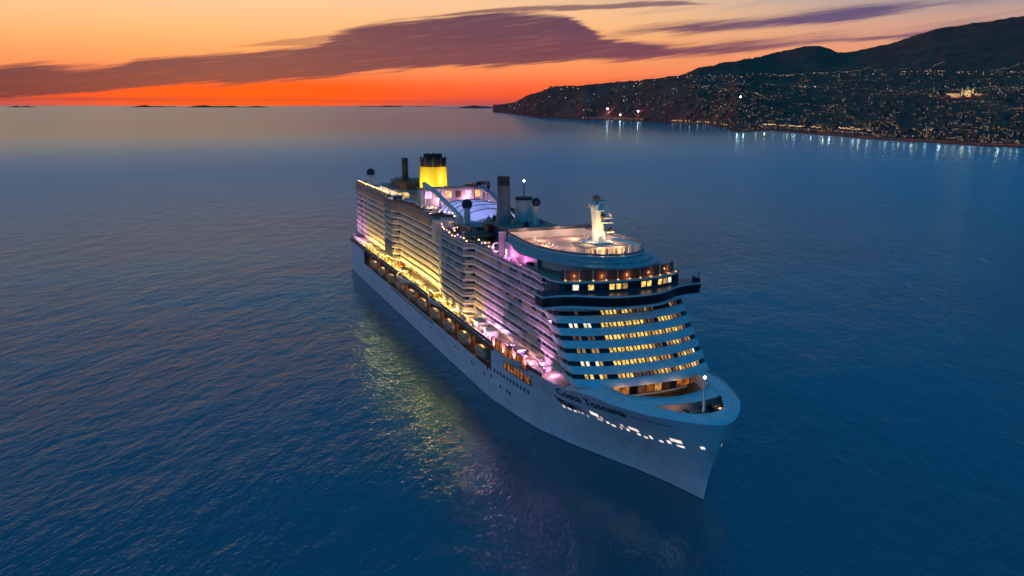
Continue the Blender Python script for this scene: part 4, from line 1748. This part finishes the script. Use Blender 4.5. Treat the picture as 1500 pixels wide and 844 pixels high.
radome(16, -11.0, 46.0, 55.1, 1.95, 1.25)
radome(45, 3.2, 49.01, 57.9, 1.5, .8)
radome(-128, -14.6, 45.3, 56.0, 2.1, 1.5)
# house under the middle radome
mb = MB()
mb.slab([(24, 0), (24, 12.5), (10, 14.5), (4, 13), (4, 0)], ZR + .01, 45.8, M['brown'])
mb.slab([(24.6, 0), (24.6, 13), (10, 15.1), (3.4, 13.5), (3.4, 0)], 45.81, 46.1, M['deck'])
mb.build('pool_bar_house', ship)

# lit fabric vault over the pool, two arch beams across its flanks
mb = MB()
rows = []
for i in range(15):
    x = -32 + 44 * i / 14
    row = []
    for j in range(13):
        v = -1 + 2 * j / 12
        env = math.sqrt(max(0.0, 1 - ((x + 10) / 22.6) ** 2)) if abs(x + 10) < 22.6 else 0
        row.append((x, 1.5 + v * 11.5 * (0.55 + .45 * env), 46.4 + 5.2 * env * math.sqrt(max(0, 1 - v * v)) * 0.9))
    rows.append(row)
mb.grid(rows, M['dome'])
pd = mb.build('pool_dome', ship, 60)
for row in rows[2:13:2]:
    mb = MB()
    mb.tube([(x, y, z + .05) for x, y, z in row], .22, M['teal'], 5)
    mb.build('rib', pd)
mb = MB()
mb.slab([(17, 0), (17, 12), (10, 14.8), (-36, 14.8), (-40, 12), (-40, 0)], ZR + .02, 46.2, M['offwhite'], M['greydeck'])
mb.build('pool_deck', ship)
mb = MB()
mb.tube([(-34, -12.6, 56.2), (-16, -12.8, 54.2), (0, -13.2, 51.6), (18, -13.8, 48.6)], .85, M['offwhite'], 8)
mb.build('arch_beam', ship)
mb = MB()
mb.tube([(-26, 8.5, 54.9), (-10, 7.5, 53.8), (6, 5.5, 51.8), (18, 3.0, 49.6)], .7, M['teal'], 8)
mb.build('arch_beam', ship)
for (x, y, zt) in [(-34, -12.6, 56), (-34, -6, 54), (-34, 13, 54)]:
    mb = MB()
    mb.tube([(x, y, 45.3), (x, y, zt)], .5, M['offwhite'], 8)
    mb.build('beam_post', ship)
# back rim of the pool amphitheatre, lit pink
mb = MB()
mb.box(-47, -42, -12, 16, 45.26, 52.8, M['offwhite'])
mb.box(-47.5, -41.5, -12.5, 16.5, 52.81, 53.4, M['deck'])
mb.box(-42, -16, 14.2, 16.4, 45.26, 51.6, M['offwhite'])
mb.build('amphitheatre_wall', ship)
for i in range(6):
    mb = MB()
    y = -10 + i * 4.4
    mb.add([(-41.94, y, 49.2), (-41.94, y + 2.6, 49.2), (-41.94, y + 2.6, 52), (-41.94, y, 52)], [(0, 1, 2, 3)], M[['pinkstrip', 'brown', 'warmsoft', 'brown', 'pinkstrip', 'warmsoft'][i]])
    mb.build('screen_panel', ship)

# water slides curling above the after deck
for (pts, m_) in [([(-64, 10, 50), (-56, 14, 53), (-44, 13, 54.8), (-34, 9, 54.6), (-26, 12, 53.0)], 'navy'), ([(-52, 12, 52.8), (-46, 16, 54.6), (-36, 16, 55.4), (-28, 13, 54.4)], 'dark')]:
    mb = MB()
    cp = []
    for i in range(len(pts) - 1):
        for t in (0, .33, .66):
            cp.append(tuple(pts[i][q] * (1 - t) + pts[i + 1][q] * t for q in range(3)))
    cp.append(pts[-1])
    mb.tube(cp, .75, M[m_], 8)
    for q in pts[1:-1]:
        mb.tube([(q[0], q[1], 45.3), q], .25, M['grey'], 6)
    mb.build('water_slide', ship)

# funnel
mb = MB()
mb.lathe(-64, 0, [(7.4, 45.26), (7.2, 50.0), (6.2, 51.0), (6.0, 61.0)], 28, M['yellow'], 1.12, .98)
fn = mb.build('funnel', ship, 40)
mb = MB()
mb.lathe(-64, 0, [(5.75, 61.0), (5.7, 64.6), (5.2, 64.7)], 28, M['black'], 1.12, .98)
mb.build('funnel_top', fn, 40)
for i in range(7):
    a = 2 * math.pi * i / 7
    mb = MB()
    mb.lathe(-64 + 3.6 * math.cos(a), 3.1 * math.sin(a), [(1.05, 64.0), (1.05, 66.4), (.9, 66.45)], 10, M['black'])
    mb.build('exhaust_pipe', fn)
for i in range(10):
    a = 2 * math.pi * (i + .5) / 10
    mb = MB()
    mb.lathe(-64 + 6.45 * math.cos(a), 5.65 * math.sin(a), [(.32, 61.0), (.32, 65.2)], 6, M['brown'])
    mb.build('fin', fn)

# after deckhouse with the slim second funnel
mb = MB()
mb.slab([(-72, 0), (-72, 9), (-76, 12), (-118, 12), (-122, 9), (-122, 0)], 45.27, 48.4, M['offwhite'])
mb.slab([(-71.4, 0), (-71.4, 9.6), (-75.8, 12.8), (-118, 12.8), (-123, 9.6), (-123, 0)], 48.41, 48.8, M['deck'])
mb.slab([(-84, 0), (-84, 7.5), (-88, 9), (-108, 9), (-110, 7), (-110, 0)], 48.81, 52.0, M['brown'])
ah = mb.build('after_deckhouse', ship)
for i in range(12):
    x = -78 - i * 3.4
    mb = MB()
    mb.add([(x, -12.06, 46), (x - 2.2, -12.06, 46), (x - 2.2, -12.06, 47.8), (x, -12.06, 47.8)], [(0, 1, 2, 3)], M[['win_hi', 'warmsoft', 'win_mid', 'win_pale'][i % 4]])
    mb.build('house_window', ah)
mb = MB()
mb.lathe(-99, -4, [(1.7, 52.0), (1.55, 54), (1.5, 60.2)], 14, M['brown'])
sf = mb.build('slim_funnel', ship, 40)
mb = MB()
mb.lathe(-99, -4, [(1.52, 60.25), (1.52, 62.6), (1.2, 62.7)], 14, M['dark'])
mb.build('funnel_top', sf, 40)
# lattice of the climbing park near it
mb = MB()
for i in range(5):
    x = -78 - i * 6
    for y in (-8.5, -3):
        mb.tube([(x, y, 48.8), (x, y, 53.4)], .12, M['brown'], 4)
    mb.tube([(x, -8.5, 53.4), (x, -3, 53.4)], .1, M['brown'], 4)
mb.tube([(-78, -8.5, 53.4), (-102, -8.5, 53.4)], .1, M['brown'], 4)
mb.tube([(-78, -3, 53.4), (-102, -3, 53.4)], .1, M['brown'], 4)
mb.build('climbing_frame', ship)
# clutter along the upper side: lockers, shades, a lit whirlpool
for (x, y, w, d_, h, m_) in [(-90, -15.3, 4, 2.2, 2.4, 'yellow'), (-82, -15.4, 5, 2.4, 2.6, 'navy'), (-68, -15.6, 5, 3, 3.4, 'dark'), (-58, -14.8, 4, 2.6, 2.8, 'dark'), (-46, -15.4, 8, 2.8, 3.2, 'brown'),
                             (-30, -15.6, 6, 2.4, 3.6, 'brown'), (-20, -15.4, 5, 2.2, 3.0, 'dark'), (-10, -15.4, 4, 2.2, 2.6, 'brown')]:
    mb = MB()
    mb.box(x - w / 2, x + w / 2, y - d_ / 2, y + d_ / 2, 45.26, 45.26 + h * .8, M[m_])
    mb.box(x - w / 2 - .3, x + w / 2 + .3, y - d_ / 2 - .3, y + d_ / 2 + .3, 45.26 + h * .8 + .003, 45.26 + h * .8 + .25, M['offwhite' if m_ != 'dark' else 'teal'])
    mb.build('deck_locker', ship)
for (x, y, z, r, m_) in [(-78, -16.3, 45.27, 1.7, 'pool'), (70, -16.2, ZR + .02, 1.9, 'pool'), (-48, -19.2, 17.43, 1.9, 'pool'), (28, -19.6, 17.43, 2.0, 'pool')]:
    mb = MB()
    mb.lathe(x, y, [(r, z), (r, z + .8), (r * .84, z + .82)], 18, M['white'])
    mb.lathe(x, y, [(r * .82, z + .80), (r * .8, z + .84)], 18, M[m_])
    mb.build('whirlpool', ship)
rc = random.Random(21)
for i in range(26):
    x, y = rc.uniform(28, 50), rc.choice([-1, 1]) * rc.uniform(.5, 8.2)
    if abs(x - 37) < 4.5:
        continue
    w, d_, h = rc.uniform(.6, 2.4), rc.uniform(.5, 1.6), rc.uniform(.5, 1.8)
    mb = MB()
    mb.box(x - w / 2, x + w / 2, y - d_ / 2, y + d_ / 2, 49.01, 49.01 + h, M[rc.choice(['offwhite', 'grey', 'tan', 'dark'])])
    mb.tube([(x, y, 49.0 + h), (x, y, 49.8 + h)], .12, M['grey'], 5)
    mb.build('roof_vent', ship)
for i in range(70):
    if i < 40:
        x, y, z = rc.uniform(-36, 56), rc.choice([-1, 1]) * rc.uniform(13.2, 17.0), ZR + .01
        if x < 0:
            z = 46.21 if abs(y) < 14.2 else 45.26
    else:
        x, y, z = rc.uniform(-150, -44), rc.choice([-1, 1]) * rc.uniform(13.4, 16.4), 45.26
    if -48 < x < -40:
        continue
    w, d_, h = rc.uniform(.8, 3.4), rc.uniform(.6, 1.6), rc.uniform(.7, 2.3)
    mb = MB()
    mb.box(x - w / 2, x + w / 2, y - d_ / 2, y + d_ / 2, z, z + h * .85, M[rc.choice(['offwhite', 'brown', 'dark', 'tan', 'deck', 'beige'])])
    mb.box(x - w / 2 - .12, x + w / 2 + .12, y - d_ / 2 - .12, y + d_ / 2 + .12, z + h * .85 + .003, z + h, M[rc.choice(['offwhite', 'beige', 'grey', 'dark'])])
    mb.build('deck_fixture', ship)
# magenta-lit stage wall under the ring on the side
mb = MB()
mb.box(64, 90, -15.6, -15.0, ZR + .02, 47.6, M['offwhite'])
mb.box(64, 64.8, -17.2, -15.0, ZR + .02, 50.4, M['offwhite'])
mb.box(86, 88, -17.2, -15.65, ZR + .02, 45.0, M['dark'])
mb.build('stage_wall', ship)
mb = MB()
mb.add([(66, -15.66, 43.2), (67.4, -15.66, 43.2), (67.4, -15.66, 45.4), (66, -15.66, 45.4)], [(0, 1, 2, 3)], M['whiteslot'])
mb.build('stage_sign', ship)
mb = MB()
n_ = 16
mb.tube([(58 + 0 * i, -15.6 + 1.2 * math.cos(2 * math.pi * i / n_), 44.6 + 1.4 * math.sin(2 * math.pi * i / n_)) for i in range(n_ + 1)], .18, M['pinkstrip'], 5)
mb.build('ring_sign', ship)

# stern balcony returns: dark notch between the stern terraces and the side tiers
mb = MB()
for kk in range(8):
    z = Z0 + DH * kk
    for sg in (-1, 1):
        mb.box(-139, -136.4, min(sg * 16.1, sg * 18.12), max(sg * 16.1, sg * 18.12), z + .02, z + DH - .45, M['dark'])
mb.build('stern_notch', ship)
# stern hull terrace
mb = MB()
mb.slab([(-155.8, 0), (-155.8, 17), (-158, 19.2), (-162, 18.4), (-163, 15), (-163.2, 0)], 18.3, 18.6, M['offwhite'])
mb.build('stern_terrace', ship)

# ------------------------------------------------------------------ lit strips along the promenade and over the tiers


def strip(name, x0, x1, y, z, h, m, off=0.0):
    mb = MB()
    mb.box(x0, x1, y - .06, y + .06, z, z + h, m)
    return mb.build(name, ship)


for i in range(24):
    xa = -146 + i * 10.4
    xb = xa + 7.2
    mm = 'pinkstrip' if (xb < -122 or xa > 62) else 'yellowstrip'
    yo = -(max(side_y(xa), side_y(xb)) if False else 17.5)
    mb = MB()
    mb.box(xa, xb, -15.2, -14.95, 20.6, 20.85, M[mm])
    mb.build('strip_light', ship)

# deck furniture on the promenade: bar kiosks and screens
rk = random.Random(5)
for (x, y, w, d_, h, m_) in [(-118, -18.6, 6, 2.6, 2.2, 'offwhite'), (-104, -18.0, 5, 2.2, 1.6, 'tan'), (-92, -18.8, 7, 2.2, 1.3, 'offwhite'), (-78, -19.2, 4, 2.4, 2.4, 'olive'), (-64, -21.2, 4, 1.0, 1.4, 'offwhite'),
                             (-20, -19.4, 7, 2.0, 1.2, 'offwhite'), (2, -19.6, 6, 2.6, 2.2, 'olive'), (14, -20.2, 6, 1.6, 1.2, 'offwhite'), (40, -19.6, 7, 2.6, 2.6, 'tan'), (52, -19.0, 6, 3.0, 2.8, 'offwhite'),
                             (61, -18.6, 5, 3.0, 2.0, 'white'), (80, -17.6, 8, 2.0, 1.6, 'navy'), (98, -16.6, 5, 1.6, 1.4, 'white')]:
    mb = MB()
    mb.box(x - w / 2, x + w / 2, y - d_ / 2, y + d_ / 2, 17.43, 17.43 + h * .82, M[m_])
    mb.box(x - w / 2 - .25, x + w / 2 + .25, y - d_ / 2 - .25, y + d_ / 2 + .25, 17.43 + h * .82 + .003, 17.43 + h, M['offwhite'])
    mb.build('bar_kiosk', ship)

# lamp posts of the promenade with real lamps in them
YEL, MAG, WRM = (1.0, 0.63, 0.11), (1.0, 0.42, 0.84), (1.0, 0.55, 0.22)
for i in range(40):
    x = 104 - i * 6.4
    y = -(half_w(x, 17.4) - .75)
    mb = MB()
    mb.tube([(x, y, 17.43), (x, y, 19.7)], .09, M['offwhite'], 5)
    po = mb.build('promenade_lamp', ship)
    mb = MB()
    pink = x > 66 or x < -128
    mb.box(x - .3, x + .3, y - .14, y + .14, 19.72, 19.92, M['pinkstrip' if pink else 'yellowstrip'])
    mb.build('lamp', po)
    c = MAG if pink else YEL
    if 40 < x <= 66:
        t = (x - 40) / 26
        c = tuple(YEL[q] * (1 - t) + MAG[q] * t for q in range(3))
        c = (1.0, c[1], c[2])
    pw = 1300 if not pink else 1500
    if -60 < x < 10:
        pw = 1900
    lamp('POINT', (x, y + (2.6 if pink else 0.5), 18.9 if pink else 19.6), pw * .6, c, .3, 'promenade_lamp_light')
# warm lamps inside the lifeboat recess
for i in range(11):
    x = BOAT_X[0] + 8.6 - 17.3 * i
    lamp('POINT', (x + 1.6, -(HB - 3.4), 15.2), 620, WRM, .2, 'boat_deck_light')
lamp('POINT', (90, -20.0, 18.9), 300, (1.0, .4, .12), .3, 'bar_light')
# bow well
for y in (-15, -9, -2, 6, 13):
    lamp('POINT', (fx(y, 20) + 1.5, y, 19.8), 160, WRM, .2, 'bow_well_light')
for (x, y) in ((146.5, -5.5), (147.4, 5.0)):
    lamp('POINT', (x, y, 20.5), 260, (1.0, .55, .35), .2, 'mooring_light')
# terrace below the visor
for y in (-14, -7, 0, 7, 14):
    lamp('POINT', (113.0 - 5.4 * (abs(y) / 19) ** 2.4 - .4, y, 45.0), 60, (1.0, .45, .16), .15, 'terrace_light')
# sports deck and mast
for (x, y, pw) in ((68, -6, 1300), (68, 6, 1300), (80, -9, 1200), (80, 9, 1200), (90, -9, 700), (90, 9, 700), (104.2, -3, 700), (104.2, 3, 700), (85, 0, 900)):
    lamp('POINT', (x, y, 50.0), pw, (1.0, .56, .36), .25, 'sports_deck_light')
lamp('SPOT', (103, -5.0, 51.2), 8000, (1.0, .70, .20), .2, 'mast_light', (95.5, 0, 57), 45)
lamp('SPOT', (102, 4.5, 51.2), 4500, (1.0, .70, .20), .2, 'mast_light', (95.5, 0, 57), 45)
for yy in (-3.4, 3.4):
    lamp('POINT', (97.5, yy, 52.6), 420, (1.0, .72, .36), .2, 'mast_base_light')
# magenta stage
lamp('POINT', (72, -17.2, 44.6), 700, (1.0, .18, .66), .2, 'stage_light')
lamp('POINT', (82, -17.2, 44.6), 500, (1.0, .18, .66), .2, 'stage_light')
lamp('POINT', (60, -16.6, 44.6), 260, (1.0, .25, .5), .2, 'stage_light')
# funnel floodlights
for (x, y) in ((-48, -10), (-50, 9), (-60, -14)):
    lamp('SPOT', (x, y, 54.5 if y > 0 else 50), 8500, (1.0, .86, .42), .3, 'funnel_floodlight', (-63, 0, 56), 70)
# after decks
for (x, y, z, pw, c) in [(-150, -12, 47, 240, (1, .42, .2)), (-140, -14, 47, 240, (1, .42, .2)), (-116, -15, 47.2, 300, (1, .6, .25)), (-104, -15, 47.2, 300, (1, .5, .22)), (-84, -13.5, 49.4, 420, (1, .62, .24)),
                         (-72, -12, 49, 500, (1, .66, .22)), (-40, -4, 48.5, 900, (1, .42, .62)), (-40, 8, 48.5, 900, (1, .40, .66)), (-33, -11, 50, 500, (1, .62, .34)), (8, -15.8, 47.5, 220, (1, .5, .25)),
                         (48, -14, 45, 160, (1, .5, .25)), (24, -14.8, 44.4, 160, (1, .5, .25)), (-20, -14, 49, 360, (1, .6, .38)), (6, 13, 50, 260, (1, .7, .7)), (54, -12, 45.6, 180, (1, .5, .3))]:
    lamp('POINT', (x, y, z), pw, c, .25, 'deck_light')
# small deck lamps spread over the upper decks
rl = random.Random(9)
for i in range(104):
    if i < 20:
        x, y, z = 58 - i * 3.1, -(side_y(58 - i * 3.1) - 1.2), ZR
    elif i < 34:
        x, y, z = -36 + (i - 20) * 4.0, rl.choice([-13.2, 13.2, -12.6]), 46.2
    elif i < 46:
        x, y, z = -74 - (i - 34) * 4, -12.9, 45.25
    elif i < 58:
        x, y, z = rl.uniform(-44, -8), rl.uniform(-16.5, -13.5), 45.25
    elif i < 82:
        x, y, z = rl.uniform(-148, -70), rl.uniform(-16.5, 15), 45.25
        if -124 < x < -70 and -13 < y < 13:
            y = -15.2
    else:
        x, y, z = rl.uniform(2, 60), rl.choice([rl.uniform(-16.8, -13.6), rl.uniform(12.8, 16.5)]), ZR
    h = rl.uniform(1.4, 2.6)
    mb = MB()
    mb.tube([(x, y, z), (x, y, z + h)], .06, M['brown'], 4)
    po = mb.build('deck_lamp', ship)
    mb = MB()
    mb.sphere((x, y, z + h + .15), .26, M[rl.choice(['warm', 'warm', 'whiteslot', 'pinkstrip'])], 6, 4)
    mb.build('bulb', po)
# small bulbs strung along the after rail
for i in range(22):
    x = -152 + i * 3.2
    mb = MB()
    mb.tube([(x, -16.2, 45.26), (x, -16.2, 47.7)], .06, M['brown'], 4)
    po = mb.build('rail_lamp', ship)
    mb = MB()
    mb.sphere((x, -16.2, 47.9), .24, M['warm'], 6, 4)
    mb.build('bulb', po)
# side floods on short arms outside the rail wash the tiers above
for i in range(34):
    x = 104 - i * 7.6
    pink = x > 54 or x < -124
    c = (1.0, .40, .82) if pink else (1.0, .60, .09)
    pw = 8200 if x > 54 else (9500 if x < -124 else (8200 if -62 < x < 2 else 6000))
    mb = MB()
    mb.tube([(x, -21.9, 17.3), (x, -22.7, 17.7)], .08, M['grey'], 5)
    mb.box(x - .25, x + .25, -22.95, -22.65, 17.6, 17.9, M['dark'])
    mb.build('floodlight', ship)
    lamp('SPOT', (x, -22.8, 18.05), pw, c, .2, 'tier_floodlight', (x, -18.2, 30), 82)

# ------------------------------------------------------------------ lifeboats, each a thing hanging in the recess
ORD = ['nearest the bow', 'second from the bow', 'third from the bow', 'fourth from the bow', 'fifth from the bow', 'sixth from the bow', 'seventh from the bow',
       'third from the stern', 'second from the stern', 'nearest the stern']


def make_boat():
    r = empty('lifeboat')
    L, Wd = 5.6, 1.75
    mb = MB()
    rows = []
    for z, s_ in ((-1.5, .45), (-1.0, .72), (-.3, .95), (.35, 1.0)):
        row = []
        for i in range(22):
            a = 2 * math.pi * i / 22
            c_, q = math.cos(a), math.sin(a)
            row.append((L * s_ ** .4 * math.copysign(abs(c_) ** .75, c_), Wd * s_ * math.copysign(abs(q) ** .6, q), z))
        rows.append(row)
    mb.grid(rows, M['tan'], True)
    mb.ngon(rows[0], M['tan'])
    mb.build('boat_hull', r, 40)
    mb = MB()
    rows = []
    for z, s_ in ((.36, .97), (1.0, .90), (1.5, .74), (1.8, .45)):
        row = []
        for i in range(22):
            a = 2 * math.pi * i / 22
            c_, q = math.cos(a), math.sin(a)
            row.append((L * s_ ** .6 * math.copysign(abs(c_) ** .7, c_), Wd * s_ * math.copysign(abs(q) ** .6, q), z))
        rows.append(row)
    mb.grid(rows, M['orange'], True)
    mb.ngon(rows[-1], M['orange'])
    mb.build('canopy', r, 40)
    mb = MB()
    for sg in (-1, 1):
        for i in range(5):
            x = -3.4 + i * 1.55
            mb.ngon([(x, sg * (Wd * .955), .62), (x + .9, sg * (Wd * .955), .62), (x + .9, sg * (Wd * .925), 1.0), (x, sg * (Wd * .925), 1.0)], M['glass'])
    mb.build('window_band', r)
    return r


b0 = make_boat()
for i, x in enumerate(BOAT_X):
    o = b0 if i == 0 else copy_tree(b0)
    o.location = (x, -(HB - 0.9), 12.0)
    tag(o, 'tan lifeboat hanging under the promenade, %s' % ORD[i], 'lifeboat', 'lifeboats along the side of the ship')

# parasols and sun loungers standing on the open decks


def make_parasol(m):
    r = empty('parasol')
    mb = MB()
    mb.tube([(0, 0, 0), (0, 0, 2.5)], .06, M['brown'], 5)
    mb.build('pole', r)
    mb = MB()
    n = 8
    ring = [(1.9 * math.cos(2 * math.pi * i / n), 1.9 * math.sin(2 * math.pi * i / n), 2.1) for i in range(n)]
    mb.add(ring + [(0, 0, 3.3), (0, 0, 2.75)], [(i, (i + 1) % n, n) for i in range(n)] + [((i + 1) % n, i, n + 1) for i in range(n)], M[m])
    mb.build('canopy', r)
    return r


for m_, spots_, lab in [('olive', [(-38, -19.2), (-43.5, -19.6)], ['olive parasol on the yellow lit promenade beside the bright platform', 'olive parasol behind the first one on the yellow lit promenade']),
                        ('red', [(-52, -18.6)], ['red parasol on the yellow lit promenade'])]:
    p0 = make_parasol(m_)
    for i, (x, y) in enumerate(spots_):
        o = p0 if i == 0 else copy_tree(p0)
        o.location = (x, y, 17.43)
        tag(o, lab[i], 'parasol', 'parasols on the promenade')


def make_lounger():
    r = MB()
    r.box(-.95, .5, -.33, .33, .26, .36, M['cloth'])
    r.add([(.5, -.33, .30), (.5, .33, .30), (1.05, .33, .85), (1.05, -.33, .85), (.5, -.33, .38), (.5, .33, .38), (1.0, .33, .93), (1.0, -.33, .93)],
          [(0, 1, 2, 3), (7, 6, 5, 4), (0, 3, 7, 4), (1, 5, 6, 2), (3, 2, 6, 7)], M['cloth'])
    for x in (-.8, .4):
        for y in (-.28, .28):
            r.box(x - .03, x + .03, y - .03, y + .03, 0, .26, M['dark'])
    return r.build('sun_lounger')


l0 = make_lounger()
first = True
for (grp, lab, z, pts) in [('sun loungers on the round sports deck', 'pale sun lounger in the rows on the round front sports deck', 47.51, [(65 + 2.6 * i, y) for i in range(9) for y in (-9.5, -7.5, 9.0)]),
                           ('sun loungers on the forward roof', 'pale sun lounger along the roof edge behind the magenta wall', ZR + .01, [(46 + 1.6 * i, -16.6) for i in range(8)]),
                           ('sun loungers on the after deck', 'pale sun lounger on the stern top deck by the radome', 45.26, [(-150 + 2.2 * i, y) for i in range(9) for y in (-12, -9.5)])]:
    for (x, y) in pts:
        o = l0 if first else l0.copy()
        if not first:
            col.objects.link(o)
        first = False
        o.location = (x, y, z)
        o.rotation_euler = (0, 0, R(90 + random.uniform(-6, 6)))
        tag(o, lab, 'sun lounger', grp)
